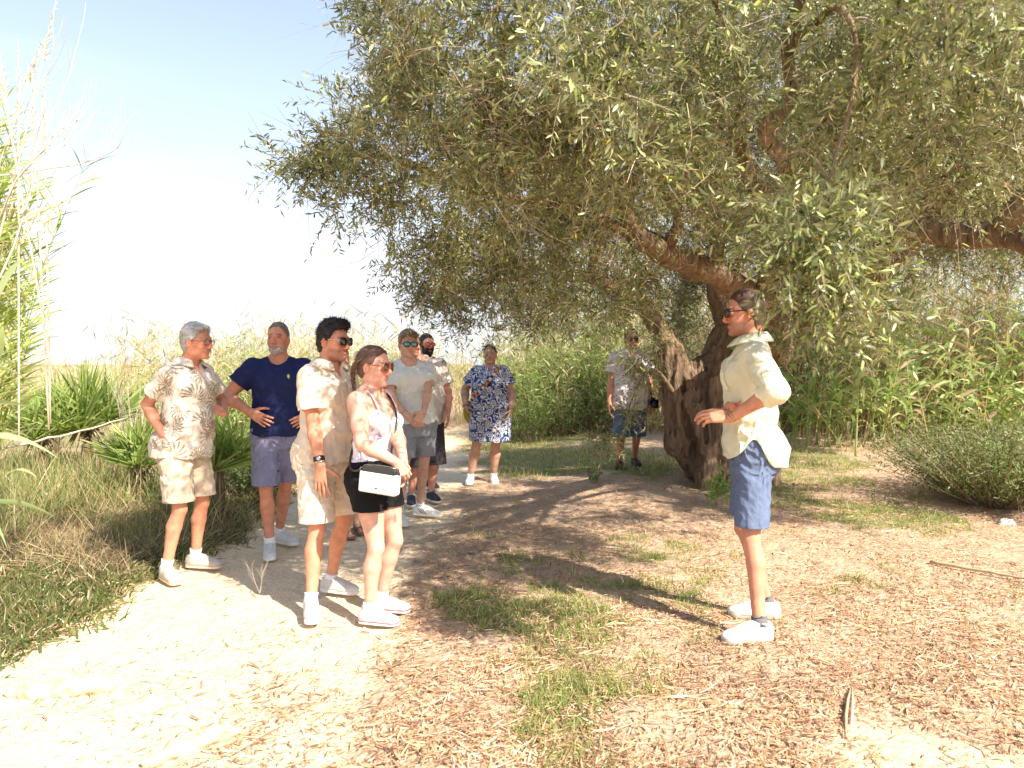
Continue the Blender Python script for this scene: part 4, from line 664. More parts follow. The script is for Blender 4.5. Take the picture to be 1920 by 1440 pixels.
def person(P):
    s = P['H'] / 1.75; h = P.get('h', .005); g = P.get('g', 1.0); bel = P.get('belly', 0.0); fem = P.get('fem', 0); sw = P.get('sw', 1.0)
    loc = np.array((P['pos'][0], P['pos'][1], float(gh(P['pos'][0], P['pos'][1])))); th = yaw_of(*P['face'])
    root = empty('person', loc, th, label=P['label'], cat='person', group=P.get('group'))
    Ri = Rz(th).T
    toL = lambda p: Ri @ (np.asarray(p, float) - loc); dL = lambda v: Ri @ np.asarray(v, float)
    lean = np.array(P.get('lean', (0, 0)), float); hip = np.array(P.get('hip', (0, 0)), float)
    def sh(z): return lean * np.clip((z / s - .95) / .6, 0, 1.2) + hip * np.clip(1 - (z / s - .95) / .5, 0, 1) * np.clip(z / s / .9, 0, 1)
    def pt(x, y, z): q = sh(z * s); return np.array((x * s + q[0], y * s + q[1], z * s))
    HD = P.get('head', th); hy = (yaw_of(*P['look']) - th) if 'look' in P else 0.0
    HR = Rz(hy) @ Rx(P.get('pitch', 0.0)) @ Ry(P.get('tilt', 0.0)); hs = s * P.get('hs', 1.0)
    HC = pt(0, .015, 1.628) + np.array((P.get('hfwd', (0, 0))[0], P.get('hfwd', (0, 0))[1], 0)); hp = lambda v: HC + HR @ (np.array(v, float) * hs)
    # ---- joints
    sx = .172 * sw * (1 - .1 * fem)
    J = {}
    for sd, k in ((1, 'R'), (-1, 'L')):
        J['hip' + k] = pt(.088 * sd, 0, .90); ank = toL(P['foot' + k][0]); ank = np.array((ank[0], ank[1], ank[2] + .088 * s)); pole = np.array((.12 * sd, 1, 0.))
        J['knee' + k], J['ank' + k] = ik(J['hip' + k], ank, .425 * s, .405 * s, pole)
        J['ank' + k] = ank
        J['sh' + k] = pt(sx * sd, -.012, 1.405)
        A = P['arm' + k]; J['elb' + k], J['wr' + k] = ik(J['sh' + k], toL(A['to']), .285 * s, .25 * s, dL(A.get('pole', (0, 0, -1))))
    rows = [(.80, 0, -.01, .10, .075), (.86, 0, -.012, .155 + .012 * fem, .11), (.93, 0, -.018, .172 + .012 * fem, .122 + bel * .3), (1.04, 0, .0 + bel * .5, .150 - .012 * fem + bel * .45, .108 + bel * .6), (1.14, 0, bel * .45, .148 - .014 * fem + bel * .35, .108 + bel * .55),
            (1.27, 0, .006 + .012 * fem + bel * .15, .168 - .014 * fem, .118 + .006 * fem + bel * .2), (1.37, 0, -.004, .165 - .014 * fem, .105), (1.435, 0, -.014, .118, .078), (1.475, 0, -.018, .075, .062)]
    def TR(z0=-9, z1=9, grow=None, dx=0, dd=0):
        o = []
        for z, cx, cy, w_, d_ in rows:
            q = sh(z * s); o.append((z * s, cx * s + q[0], cy * s + q[1], w_ * s * g * sw ** .5 + dx, d_ * s * g + dd))
        return o
    lo = np.array((-.62, -.45, -.03)); hi = np.array((.62, .6, 1.93 * s))
    allp = np.array([v for v in J.values()]); lo = np.minimum(allp.min(0) - .24, (-.3, -.25, 0)); hi = np.maximum(allp.max(0) + .24, (.3, .25, 1)); lo[2] = -.02; hi[2] = HC[2] + .16
    hi[0] = max(hi[0], HC[0] + .15); lo[0] = min(lo[0], HC[0] - .15); hi[1] = max(hi[1], HC[1] + .15); lo[1] = min(lo[1], HC[1] - .15)
    B = Field(lo, hi, h); ag = P.get('arm_g', g); lg = P.get('leg_g', g)
    B.loft(TR(), .02)
    for sd, k in ((1, 'R'), (-1, 'L')):
        B.ell(J['sh' + k] + np.array((-.012 * sd, .002, -.014)) * s, np.array((.066, .064, .072)) * s * ag ** .5, k=.05)
        B.cone(pt(.045 * sd, -.025, 1.465), pt(.14 * sd, -.022, 1.415), .040 * s, .036 * s, .04)
        if not fem: B.ell(pt(.075 * sd, .088 + bel * .3, 1.315), np.array((.075, .035, .055)) * s, k=.04)
        else: B.ell(pt(.075 * sd, .095, 1.265), np.array((.066, .062, .062)) * s * P.get('bust', 1), k=.03)
        B.ell(pt(.078 * sd, -.078, .90), np.array((.085, .072, .09)) * s * g, k=.05)
        e, w_ = J['elb' + k], J['wr' + k]; m = J['sh' + k] * .45 + e * .55; fm = e * .7 + w_ * .3; q = ag
        B.cone(J['sh' + k], m, .050 * s * q, .047 * s * q, .03); B.cone(m, e, .047 * s * q, .037 * s * q, .02)
        B.cone(e, fm, .037 * s * q, .041 * s * q, .015); B.cone(fm, w_, .041 * s * q, .0265 * s * q ** .5, .02)
        kn, an = J['knee' + k], J['ank' + k]; back = un(np.cross(un(kn - an), np.array((1, 0, 0)))); back = back if back[1] < 0 else -back
        tm = J['hip' + k] * .5 + kn * .5; cm = kn * .68 + an * .32
        B.cone(J['hip' + k], tm, .088 * s * lg, .072 * s * lg, .03); B.cone(tm, kn, .072 * s * lg, .0475 * s * lg ** .7, .012)
        B.ell(kn + np.array((0, .012, -.002)) * s, np.array((.036, .040, .044)) * s * lg ** .6, k=.012)
        B.cone(kn, cm + back * .013 * s, .0455 * s * lg ** .7, .0515 * s * lg, .014); B.cone(cm + back * .013 * s, an * .8 + kn * .2, .0515 * s * lg, .035 * s * lg ** .6, .014); B.cone(an * .8 + kn * .2, an, .035 * s * lg ** .6, .034 * s, .01)
        A = P['arm' + k]
        hd = dL(A['dir']) if 'dir' in A else un(w_ - e); hn = dL(A.get('palm', (0, 0, -1)))
        if not A.get('nohand'): hand(B, w_ + un(hd) * .008, hd, hn, sd, A.get('curl', .3), s * (1.02 - .08 * fem), A.get('spread', .06), A.get('thumb', .7))
        ty = yaw_of(*P['foot' + k][1]) - th; ff, fr = foot_frame(an, ty)
        gz = an - np.array((0, 0, .088 * s))
        B.cone(gz + ff * -.03 * s + np.array((0, 0, .04)), gz + ff * .11 * s + np.array((0, 0, .03)), .024 * s, .018 * s, .01)
        B.cone(an + np.array((0, 0, -.02)), gz + ff * .07 * s + np.array((0, 0, .035)), .026 * s, .02 * s, .01)
        for i in range(5 if P.get('shoe', {}).get('kind') == 'sandal' else 0): b0 = gz + ff * .13 * s + fr * (-.03 + .014 * i) * s * -sd + np.array((0, 0, .022)); B.cone(b0, b0 + ff * (.055 - .006 * i) * s, .011 * s, .009 * s, .004)
    # ---- neck and head
    B.cone(pt(0, -.025, 1.45), hp((0, -.022, -.06)), .062 * s * g ** .4 * (1 - .12 * fem), .056 * s * g ** .3 * (1 - .1 * fem), .03)
    jw = P.get('jaw', 1.0); E = lambda c, r, k=.012, cv=False: B.ell(hp(c), np.array(r) * hs, HR, k * hs, cv)
    E((0, -.014, .032), (.075, .094, .086), .02); E((0, .022, -.03), (.061 * jw, .064, .08), .03); E((0, .012, -.078), (.054 * jw, .058, .036), .025)
    E((0, .067, -.103), (.022 * jw, .02, .017), .022); E((0, -.035, -.03), (.062, .06, .06), .03)
    for q in (-1, 1):
        E((.038 * q, .058, -.036), (.022, .02, .022), .02); E((.033 * q, .098, .0), (.019, .019, .013), .012, True); E((.033 * q, .0745, -.001), (.0145, .0135, .012), .003)
        E((.078 * q, -.012, -.014), (.0075, .019, .031), .006); E((.084 * q, -.006, -.012), (.006, .009, .016), .004, True); E((.012 * q, .093, -.043), (.0085, .011, .008), .006)
    B.cone(hp((-.03, .078, .02)), hp((.03, .078, .02)), .0105 * hs, .0105 * hs, .014)
    B.cone(hp((0, .082, .006)), hp((0, .104, -.034)), .0085 * hs, .0125 * hs, .01)
    E((0, .0825, -.0655), (.023, .0085, .005), .004); E((0, .082, -.0755), (.020, .0085, .0055), .004)
    B.cone(hp((-.02, .094, -.0705)), hp((.02, .094, -.0705)), .0026 * hs, .0026 * hs, .003, carve=True)
    V, Q = B.mesh(); hv = (V - HC) @ HR / hs
    wgt = np.ones(len(V), np.float32); wgt[(np.abs(hv) < (.12, .14, .15)).all(1)] = 0
    for k in 'LR': wgt *= sstep(np.linalg.norm(V - (J['wr' + k] + un(J['wr' + k] - J['elb' + k]) * .08), axis=1), .13, .18)
    V = smooth_v(V, Q, wgt * .6, int(14 * .0045 / h)); hv = (V - HC) @ HR / hs
    sk = np.array(P.get('skin', SKIN)); C = np.tile(sk, (len(V), 1)); n1 = fbm(V, 14, 3, 2)[:, None]; C *= .9 + .2 * n1
    inh = (hv[:, 2] > -.13) & (np.abs(hv[:, 0]) < .1) & (np.abs(hv[:, 1]) < .13)
    def tint(mask, col, a=1.0): mk = (inh * np.clip(mask, 0, 1) * a)[:, None]; C[:] = C * (1 - mk) + np.array(col) * mk
    x, y, z = hv[:, 0], hv[:, 1], hv[:, 2]; ax = np.abs(x)
    red = np.exp(-(((ax - .038) / .025) ** 2 + ((z + .03) / .025) ** 2)) * (y > .03) + np.exp(-((x / .02) ** 2 + ((z + .03) / .025) ** 2)) * (y > .08) + (ax > .068) * np.exp(-((z + .012) / .04) ** 2)
    tint(red, sk * (1.1, .72, .68), .6)
    if P.get('stubble'): tint(sstep(-z, .035, .06) * sstep(y, -.01, .02) * (1 - np.exp(-((x / .027) ** 2 + ((z + .071) / .009) ** 2) * 1.2)), P['stubble'], .45)
    tint(np.exp(-((x / .023) ** 4 + ((z + .071) / .0095) ** 4)) * (y > .07), sk * (.85, .5, .5) if not fem else sk * (.95, .48, .5), .8)
    tint((np.exp(-(((ax - .033) / .02) ** 4 + ((z - .021 + (ax - .033) * .1) / .0055) ** 2)) * (y > .06)), P.get('brow', (.10, .06, .04)), .8)
    if P.get('eyes', 1):
        eye = np.exp(-(((ax - .033) / .0125) ** 4 + ((z + .0005) / .003) ** 4)) * (y > .07); tint(eye, (.42, .36, .33), .8)
        tint(np.exp(-(((ax - .033) / .0058) ** 4 + ((z + .0005) / .0052) ** 4)) * (y > .07), (.06, .06, .06), 1); tint(np.exp(-(((ax - .033) / .015) ** 4 + ((z - .0055) / .0022) ** 2)) * (y > .068), (.12, .06, .05), .8)
    if P.get('scalp'): tint((ax < .071) * sstep(z - np.interp(y, (-.12, -.05, -.02, .0, .025, .045, .065, .12), (-.085, -.075, -.03, -.005, .01, .045, .07, .078)), 0, .006), P['scalp'], .9)
    mb = MB(); mb.add(V, Q, c=C); body = mb.build('body', M['skin'], root)
    # ---- hair
    if P.get('hair'):
        Hs = P['hair']; hb = Field(HC - .17 * hs, HC + .17 * hs, min(h, .0045)); t = Hs.get('t', .012); ts = Hs.get('side', .006)
        hb.ell(hp((0, -.014, .032)), np.array((.075 + ts, .094 + ts, .086 + t)) * hs, HR, .01); hb.ell(hp((0, -.037, -.03)), np.array((.062 + ts + .004, .062 + ts, .062)) * hs, HR, .02)
        for c, r in Hs.get('lumps', ()): hb.ell(hp(c), np.array(r) * hs, HR, .015)
        ln = Hs.get('line', (-.085, -.075, -.03, -.005, .01, .045, .07, .078))
        def hd_(p): q = (p - HC) @ HR / hs; st = Hs.get('st', (60, 18, 60)); return -(fbm(q * np.array(st), 1, 2, 4) - .5) * Hs.get('amp', .008) + (fbm(q, Hs.get('cf', 30), 2, 9) - .5) * Hs.get('curl', .004)
        def keep(X, Y, Z):
            sh_ = np.broadcast_shapes(X.shape, Y.shape, Z.shape); p = np.stack([np.broadcast_to(a, sh_) for a in (X, Y, Z)], -1).reshape(-1, 3); q = (p - HC) @ HR / hs
            l = np.interp(q[:, 1], (-.12, -.05, -.02, .0, .025, .045, .065, .12), ln) + (fbm(q * np.array((1, 1, .2)), 90, 2, 3) - .5) * .014 - np.abs(q[:, 0]) * Hs.get('wid', .0)
            return (l - q[:, 2]).reshape(sh_)
        hb.disp(hd_, .03); hb.clip(keep)
        hV, hQ = hb.mesh(); q = (hV - HC) @ HR / hs; hc = np.array(Hs['col']); c = hc * (.65 + .7 * fbm(q * np.array((50, 14, 50)), 1, 2, 7))[:, None]
        if 'fade' in Hs: a = (1 - sstep(q[:, 2], -.03, .06))[:, None] * Hs.get('fa', .6); c = c * (1 - a) + np.array(Hs['fade']) * a
        hm = MB(); hm.add(hV, hQ, c=c)
        ns = Hs.get('strands', 500)
        if ns:
            i = RNG.integers(0, len(hV), ns); nn = nrm(q[i] - np.array((0, -.014, .02))); fl = np.array(Hs.get('flow', (0, .35, -.5))); d = nrm(nn * Hs.get('lift', .35) + fl + RNG.normal(size=(ns, 3)) * Hs.get('mess', .35))
            kk = q[i][:, 2] > Hs.get('zs', .0); i, d = i[kk], d[kk]
            strips(hm, hV[i] - (nn[kk] @ HR.T) * .004, d @ HR.T, Hs.get('len', .03) * hs * RNG.uniform(.5, 1.3, len(i)), .0028, Hs.get('dr', .2), hc * RNG.uniform(.5, 1.5, (len(i), 1)), seg=3, prof='grass', wob=Hs.get('wob', .08))
        for bd in Hs.get('braids', ()):
            pts = np.array([hp(v) for v in bd]); tt = np.linspace(0, len(pts) - 1, 26); pp = np.stack([np.interp(tt, range(len(pts)), pts[:, i]) for i in range(3)], 1)
            T = nrm(np.gradient(pp, axis=0)); a = nrm(np.cross(T, (0.3, .2, .1)))
            for o in (-1, 1):
                ph = np.arange(26) * 1.25; off = a * (np.sin(ph) * .008 * o)[:, None] + np.cross(T, a) * (np.cos(ph * 2) * .003)[:, None]
                tube(hm, pp + off, np.interp(np.arange(26), (0, 18, 25), (.011, .010, .006)) * (1 + .15 * np.cos(ph * 2)), 7, c=hc * (1.0 if o > 0 else .7))
        hm.build('hair', M['hair'], root)
    if P.get('beard'):
        Bd = P['beard']; bf = Field(HC - .15 * hs, HC + .15 * hs, min(h, .0045)); tb = Bd.get('t', .008)
        bf.ell(hp((0, .022, -.035)), np.array((.061 * jw + tb * .5, .064 + tb, .08)) * hs, HR, .02); bf.ell(hp((0, .016, -.085)), np.array((.053 * jw + tb * .5, .056 + tb, .033 + tb)) * hs, HR, .02); bf.ell(hp((0, .066, -.108)), np.array((.026, .018 + tb, .02 + tb)) * hs, HR, .02)
        if Bd.get('mo'): bf.cone(hp((-.024, .083, -.06)), hp((.024, .083, -.06)), .009 * hs, .009 * hs, .004)
        def kb(X, Y, Z):
            sh_ = np.broadcast_shapes(X.shape, Y.shape, Z.shape); p = np.stack([np.broadcast_to(a, sh_) for a in (X, Y, Z)], -1).reshape(-1, 3); q = (p - HC) @ HR / hs
            zt = Bd.get('top', -.062) + np.interp(np.abs(q[:, 0]), (0, .022, .03, .05, .08), Bd.get('arc', (0, .0, .012, .02, .055))); f = q[:, 2] - zt
            if Bd.get('mo'): f = np.where((np.abs(q[:, 0]) < .03) & (q[:, 2] > -.0665) & (q[:, 2] < -.048), -.003, f)
            f = np.maximum(f, Bd.get('back', .005) - q[:, 1]); f = np.where((np.abs(q[:, 0]) < .02) & (q[:, 2] > -.081) & (q[:, 2] < -.0665), .01, f); return f.reshape(sh_)
        bf.disp(lambda p: (fbm(p * np.array((1, 1, .4)), 130, 2, 5) - .5) * .006); bf.clip(kb); bV, bQ = bf.mesh()
        if len(bV):
            bm_ = MB(); bm_.add(bV, bQ, c=np.array(Bd['col']) * (.7 + .6 * vnoise(bV, 150, 3))[:, None]); bm_.build('beard', M['hair'], root)
    # ---- glasses
    if P.get('glass'):
        Gs = P['glass']; Fm = MB(); oz = Gs.get('z', .0); oy = Gs.get('y', .0); w0, h0 = Gs.get('size', (.027, .02)); fr = []; up = Gs.get('up', 0)
        GR = HR @ Rx(up); gp = lambda v: HC + HR @ (np.array((0, oy, oz)) * hs) + GR @ (np.array(v, float) * hs)
        e_ = empty('sunglasses' if Gs.get('dark', 1) else 'eyeglasses', (0, 0, 0)); e_.parent = root
        fc = Gs.get('frame', (.02, .02, .02)); yb = .101
        for q in (-1, 1):
            a = np.linspace(0, 2 * np.pi, 25)[:-1]; n_ = Gs.get('sq', 2.6); ca, sa = np.cos(a), np.sin(a); ex = np.sign(ca) * np.abs(ca) ** (2 / n_) * w0; ez = np.sign(sa) * np.abs(sa) ** (2 / n_) * h0
            ring = np.array([gp((.034 * q + x_, yb - .0045 * (abs(.034 * q + x_) / .06) ** 2 * 2, z_ - .004)) for x_, z_ in zip(ex, ez)])
            tube(Fm, np.concatenate([ring, ring[:2]]), Gs.get('fw', .0022), 5, c=fc, cap=False)
            cen = ring.mean(0) + HR @ np.array((0, .003, 0)); L = MB(); bk = ring - HR @ np.array((0, .0015, 0)); i = np.arange(24)
            L.add(np.concatenate([ring, cen[None], bk, (cen - HR @ np.array((0, .0015, 0)))[None]]), t=[(24, a_, (a_ + 1) % 24) for a_ in i] + [(49, 25 + (a_ + 1) % 24, 25 + a_) for a_ in i], q=[(a_, 25 + a_, 25 + (a_ + 1) % 24, (a_ + 1) % 24) for a_ in i], c=Gs.get('lens', (.02, .015, .012)))
            L.build('lens', Gs.get('lm', M['glossy']), e_)
            tube(Fm, [gp((.034 * q + w0 * q, yb - .006, .003)), gp((.073 * q, .08, .003)), gp((.0785 * q, .02, .004)), gp((.0795 * q, -.015, .004)), gp((.079 * q, -.035, -.012))], Gs.get('tw', .0024), 5, c=Gs.get('temple', fc))
        tube(Fm, [gp((-.034 + w0, yb - .001, .004)), gp((0, yb + .004, .006)), gp((.034 - w0, yb - .001, .004))], .0022, 5, c=fc)
        Fm.build('frame', M['plastic'], e_)
    # ---- clothes
    def garment(spec):
        k0 = spec['kind']; F = Field(lo - .02, hi + .02, spec.get('h', h)); inf = spec.get('inf', .014)
        if k0 in ('shirt', 'dress'):
            R0 = [r for r in TR() if r[0] > 1.0 * s]; wz = np.interp(1.0, [r[0] for r in rows], [r[3] for r in rows])
            fl = spec.get('flare', 0); bot = []
            ch = max(r[3] for r in R0); dz = [r for r in TR()]
            for r in R0:
                k_ = np.clip((1.3 * s - r[0]) / (.35 * s), 0, 1); tgt = ch * spec.get('loose', 1.0); r2 = list(r); r2[3] = max(r[3], r[3] * (1 - k_) + tgt * k_); r2[4] = max(r[4], r[4] + spec.get('ld', .01) * k_); bot.append(tuple(r2))
            b = bot[0]; q0 = sh(.95 * s)
            zb = spec['hem'] * s - .1
            bot = [(zb, q0[0], b[2] * .5 - .02 * s, max(b[3], .178 * s * g) + fl + spec.get('hw', 0), max(b[4], .128 * s * g + .008) + fl * .8)] + bot
            if bot[0][0] < .9 * s: bot.append((.93 * s, q0[0], -.018 * s + q0[1], max(b[3], .182 * s * g) + fl * .4, max(b[4], .130 * s * g) + .02))
            F.loft(bot, .02, infl=inf)
            for sd, k in ((1, 'R'), (-1, 'L')):
                if not spec.get('straps'):
                    F.cone(pt(.045 * sd, -.025, 1.452), pt(.145 * sd, -.022, 1.408), .044 * s + inf * .5, .042 * s + inf * .6, .03)
                    F.ell(J['sh' + k] + np.array((-.014 * sd, .002, -.02)) * s, np.array((.064, .062, .066)) * s * ag ** .5 + inf * .9, k=.03)
                    sp = spec.get('sleeve', .62); e = J['elb' + k]; S0 = J['sh' + k]; ag2 = ag; rr = spec.get('sr', .066) * s * ag2; re = spec.get('se', .072) * s * ag2
                    if sp <= 1: ccone(F, S0, S0 + (e - S0) * sp, rr, re, .02)
                    else:
                        w_ = J['wr' + k]; F.cone(S0, e, rr, re, .03); c1 = e + (w_ - e) * (sp - 1); ccone(F, e, c1, re, spec.get('sw', .056) * s, .02)
                        if spec.get('cuff'): ccone(F, e + (w_ - e) * (sp - 1.24), c1, spec.get('sw', .056) * s + .01, spec.get('sw', .056) * s + .009, .004, both=1)
                if not fem: F.ell(pt(.075 * sd, .088 + bel * .3, 1.315), np.array((.075, .035, .055)) * s + inf, k=.05)
                if fem: F.ell(pt(.075 * sd, .098, 1.265), np.array((.066, .062, .062)) * s * P.get('bust', 1) + inf * .6, k=.04)
            if spec['hem'] < 1.0:
                for sd in (-1, 1): F.ell(pt(.078 * sd, -.078, .90), np.array((.085, .072, .09)) * s * g + inf + .006, k=.05)
            for c, r in spec.get('lumps', ()): F.ell(np.array(c) * s, np.array(r) * s, k=.04)
        if k0 == 'shorts':
            R0 = [list(r) for r in TR() if .79 * s < r[0] < 1.13 * s]; R0[0][3] = .13 * s * g; R0[0][4] = .095 * s * g; F.loft(R0, .02, infl=inf + .004)
            for sd, k in ((1, 'R'), (-1, 'L')):
                H0, K = J['hip' + k], J['knee' + k]; rt, rb = spec.get('rt', .096) * s * lg, spec.get('rb', .094) * s * lg
                F.cone(H0 + np.array((0, -.01, 0)), K + (K - H0) * .35, rt, rb, .045); F.ell(pt(.078 * sd, -.078, .90), np.array((.085, .072, .09)) * s * g + inf, k=.05)
            F.put(lambda X, Y, Z: np.maximum(np.abs(X - sh(.8 * s)[0]) - .004, Z - .74 * s) + 0 * Y, (-.02, -.3, .2), (.02, .3, .75 * s), .01, True) if spec.get('split', 1) else None
        A = spec.get('fold', .008); ff = spec.get('ff', 9.0); fs = spec.get('fs', 1)
        def fd(p):
            n = fbm(p * np.array((1, 1, .55)), ff, 2, fs); n2 = fbm(p + n[:, None] * .12, ff * 2.1, 2, fs + 3); rid = 1 - np.abs(n2 * 2 - 1) * 2.2
            wz = .45 + .55 * np.exp(-((p[:, 2] / s - (1.02 if k0 != 'shorts' else .85)) / .16) ** 2); dg = np.sin((p[:, 2] * 38 + np.abs(p[:, 0]) * 18 + n * 9)) * .25 * wz
            return -(rid * .55 + dg) * A * wz * 1.75
        F.disp(fd, .03)
        cuts = []
        if k0 in ('shirt', 'dress'):
            hz = spec['hem'] * s; hv_ = spec.get('hemfn'); cuts.append(lambda X, Y, Z: (hz - Z + (hv_(X / s, Y / s) * s if hv_ else 0) + .006 * np.sin(X * 31 + 1) + .006 * np.sin(Y * 27)))
        else:
            hz = spec['hem'] * s; cuts.append(lambda X, Y, Z: hz - Z + .02 * Y + 0 * X); tz = spec.get('top', 1.03) * s; cuts.append(lambda X, Y, Z: Z - tz + 0 * X + 0 * Y)
        tk = max(.011, 2.3 * float(F.h)); inner = F.F + tk
        X, Y, Z = F.ax[0][:, None, None], F.ax[1][None, :, None], F.ax[2][None, None]
        near = None
        for c in cuts:
            v = c(X, Y, Z).astype(np.float32); near = v if near is None else np.maximum(near, v)
        I = (near > -.03)
        F.F = np.maximum(F.F, near); F.F[I] = np.maximum(F.F[I], -np.maximum(inner, -(near + .025))[I])
        if k0 in ('shirt', 'dress'):
            nk = spec.get('neck', ('crew', .075))
            q0 = sh(1.45 * s)
            if nk[0] == 'crew':
                c = pt(0, -.005, 1.475); F.cone(c + np.array((0, -.01, .06)), c + np.array((0, .03, -.005)) * s, nk[1] * s + .02, nk[1] * s, .004, carve=True)
            if nk[0] == 'V':
                F.cone(pt(0, -.02, 1.53), pt(0, -.005, 1.475), .085 * s, .066 * s, .004, carve=True); zv, sl = nk[1], nk[2]
                F.put(lambda X, Y, Z: np.maximum(np.maximum((zv * s - Z) * .6 + np.abs(X - q0[0]) / sl, -(Y - q0[1] - .0)), .0 * X - 1), (-.2, 0, zv * s - .02), (.2, .4, 1.55 * s), .003, True)
            if nk[0] == 'cami':
                zt = nk[1]
                F.clip(lambda X, Y, Z: Z - zt * s - np.interp(np.abs(X - q0[0]).ravel(), (0, .03, .075, .12, .2), np.array((-.055, -.03, .03, -.015, -.05)) * s)[:, None, None] * (Y > .03) + .045 * s * (Y < .03))
        V, Q = F.mesh(); c = np.tile(np.array(spec['col'], float), (len(V), 1))
        if 'paint' in spec: c = spec['paint'](V, c, s, J, sh)
        m = MB(); m.add(V, Q, c=c)
        if spec.get('straps'):
            for sd in (1, -1):
                a = pt(.08 * sd, .112, 1.30); b_ = pt(.098 * sd, .03, 1.468); c_ = pt(.085 * sd, -.09, 1.36)
                pp = [a, pt(.088 * sd, .10, 1.37), pt(.095 * sd, .066, 1.437), b_, pt(.095 * sd, -.04, 1.475), pt(.09 * sd, -.08, 1.44), pt(.08 * sd, -.11, 1.33)]; tube(m, pp, .006, 6, c=(.85, .8, .85))
        G_ = m.build(spec.get('name', k0), M[spec.get('mat', 'cloth')], root)
        if spec.get('collar'):
            cw, op, zc = spec['collar']; mc = MB(); aa = np.linspace(-math.pi + op, math.pi - op, 40); vv = []
            for a in aa:       # a = 0 at the back of the neck
                f = abs(a) / (math.pi - op); dx, dy = math.sin(a), -math.cos(a); dr = f ** 3
                for r_, z_ in ((.066, 1.455 - .03 * dr), (.070, 1.522 - .035 * dr), (.077, 1.528 - .035 * dr), (.106 + .014 * f, 1.514 - cw * .75 - .03 * dr), (.102 + .014 * f, 1.509 - cw * .75 - .03 * dr), (.071, 1.510 - .035 * dr)):
                    vv.append(pt(dx * r_ * zc, dy * r_ * zc - .02 + .02 * f * f, z_))
            n = len(aa); k_ = 6; qq = [(i * k_ + j, i * k_ + (j + 1) % k_, (i + 1) * k_ + (j + 1) % k_, (i + 1) * k_ + j) for i in range(n - 1) for j in range(k_)]
            tt = [(0, j + 1, j) for j in range(1, k_ - 1)] + [((n - 1) * k_, (n - 1) * k_ + j, (n - 1) * k_ + j + 1) for j in range(1, k_ - 1)]
            mc.add(vv, qq, tt, c=spec.get('ccol', spec['col'])); mc.build('collar', M[spec.get('mat', 'cloth')], G_)
        if spec.get('pocket'):
            px_, pz_ = spec['pocket']; mp_ = MB(); q0 = sh(1.25 * s); X_ = V[:, 0] / s - px_; Z_ = V[:, 2] / s - pz_; I = (np.abs(X_) < .042) & (Z_ < .055) & (Z_ > -.058 + np.maximum(np.abs(X_) - .02, 0) * .6) & (V[:, 1] > .04)
            Qi = Q[I[Q].all(1)]; ids = np.unique(Qi); rm = np.zeros(len(V), int); rm[ids] = np.arange(len(ids)); T0 = V[ids] + un((px_ * 2.2, .12, 0)) * .0045; ed = (np.abs(np.abs(X_[ids]) - .039) < .0025) | (Z_[ids] < -.052) | (np.abs(Z_[ids] - .038) < .002)
            if len(ids): mp_.add(T0, rm[Qi], c=np.where(ed[:, None], np.array(spec['col']) * .8, np.array(spec['col']) * (1, 1, .93))); mp_.build('pocket', M['cloth'], G_)
        return G_
    gs = [garment(sp) for sp in P['wear']]
    # ---- shoes and socks
    for sd, k in ((1, 'R'), (-1, 'L')):
        an = J['ank' + k]; ty = yaw_of(*P['foot' + k][1]) - th; ff, fr = foot_frame(an, ty); S = P.get('shoe', {}); gz = an - np.array((0, 0, .088 * s)); RR = np.stack([fr, ff, (0, 0, 1)], 1); q = s * S.get('size', 1.0); sole_h = S.get('sole', .026)
        gp = lambda v: gz + RR @ (np.array(v) * q)
        if S.get('kind') == 'sandal':
            so = Field(gp((0, .05, 0)) - .2, gp((0, .05, 0)) + .2, h)
            so.cone(gp((0, -.035, .01)), gp((0, .15, .01)), .036 * q, .046 * q, .01); so.clip(lambda X, Y, Z: np.abs(Z - gz[2] - .01) - .01 + 0 * X + 0 * Y); V, Q = so.mesh(); m = MB(); m.add(V, Q, c=S['col'])
            for y0 in (.03, .10): tube(m, [gp((-.048, y0, .012)), gp((-.03, y0, .05)), gp((0, y0, .06 - y0 * .1)), gp((.03, y0, .05)), gp((.048, y0, .012))], .006, 6, c=S['col'])
            m.build('sandal', M['leather'], root); continue
        F = Field(gp((0, .05, .05)) - .22, gp((0, .05, .05)) + .22, min(h, .0045)); EE = lambda c, r, k_=.02, cv=False: F.ell(gp(c), np.array(r) * q, RR, k_, cv)
        EE((0, -.022, .045), (.037, .052, .055)); EE((0, .045, .042), (.043, .085, .052), .03); EE((0, .125, .032), (.047, .078, .034), .03); F.cone(gp((0, .0, .06)), gp((0, -.008, .098 if not S.get('high') else .14)), .039 * q, .040 * q, .02)
        F.cone(gp((0, .02, .075)), gp((0, .1, .052)), .026 * q, .024 * q, .02)
        F.clip(lambda X, Y, Z: gz[2] + sole_h * .7 - Z + 0 * X + 0 * Y); top = .096 if not S.get('high') else .13
        F.clip(lambda X, Y, Z: Z - gz[2] - (top + 0 * X) * q + ((X - gz[0]) * ff[0] + (Y - gz[1]) * ff[1]) * -.12)
        F.cone(gp((0, -.006, .07)), gp((0, -.008, .16)), .032 * q, .034 * q, .003, carve=True)
        V, Q = F.mesh(); L = (V - gz) @ RR / q; c = np.tile(np.array(S.get('col', (.8, .8, .8)), float), (len(V), 1)); x_, y_, z_ = L.T
        if S.get('toe'): m_ = sstep(y_, .15, .17)[:, None]; c = c * (1 - m_) + np.array(S['toe']) * m_
        seam = (np.exp(-((y_ - .115 - np.abs(x_) * .4) / .003) ** 2) * .25 + np.exp(-((np.abs(x_) - .022) / .0025) ** 2) * (y_ > .03) * (y_ < .12) * (z_ > .04) * .3 + np.exp(-((y_ + .03 - z_ * .2) / .003) ** 2) * .2)[:, None]; c = c * (1 - seam)
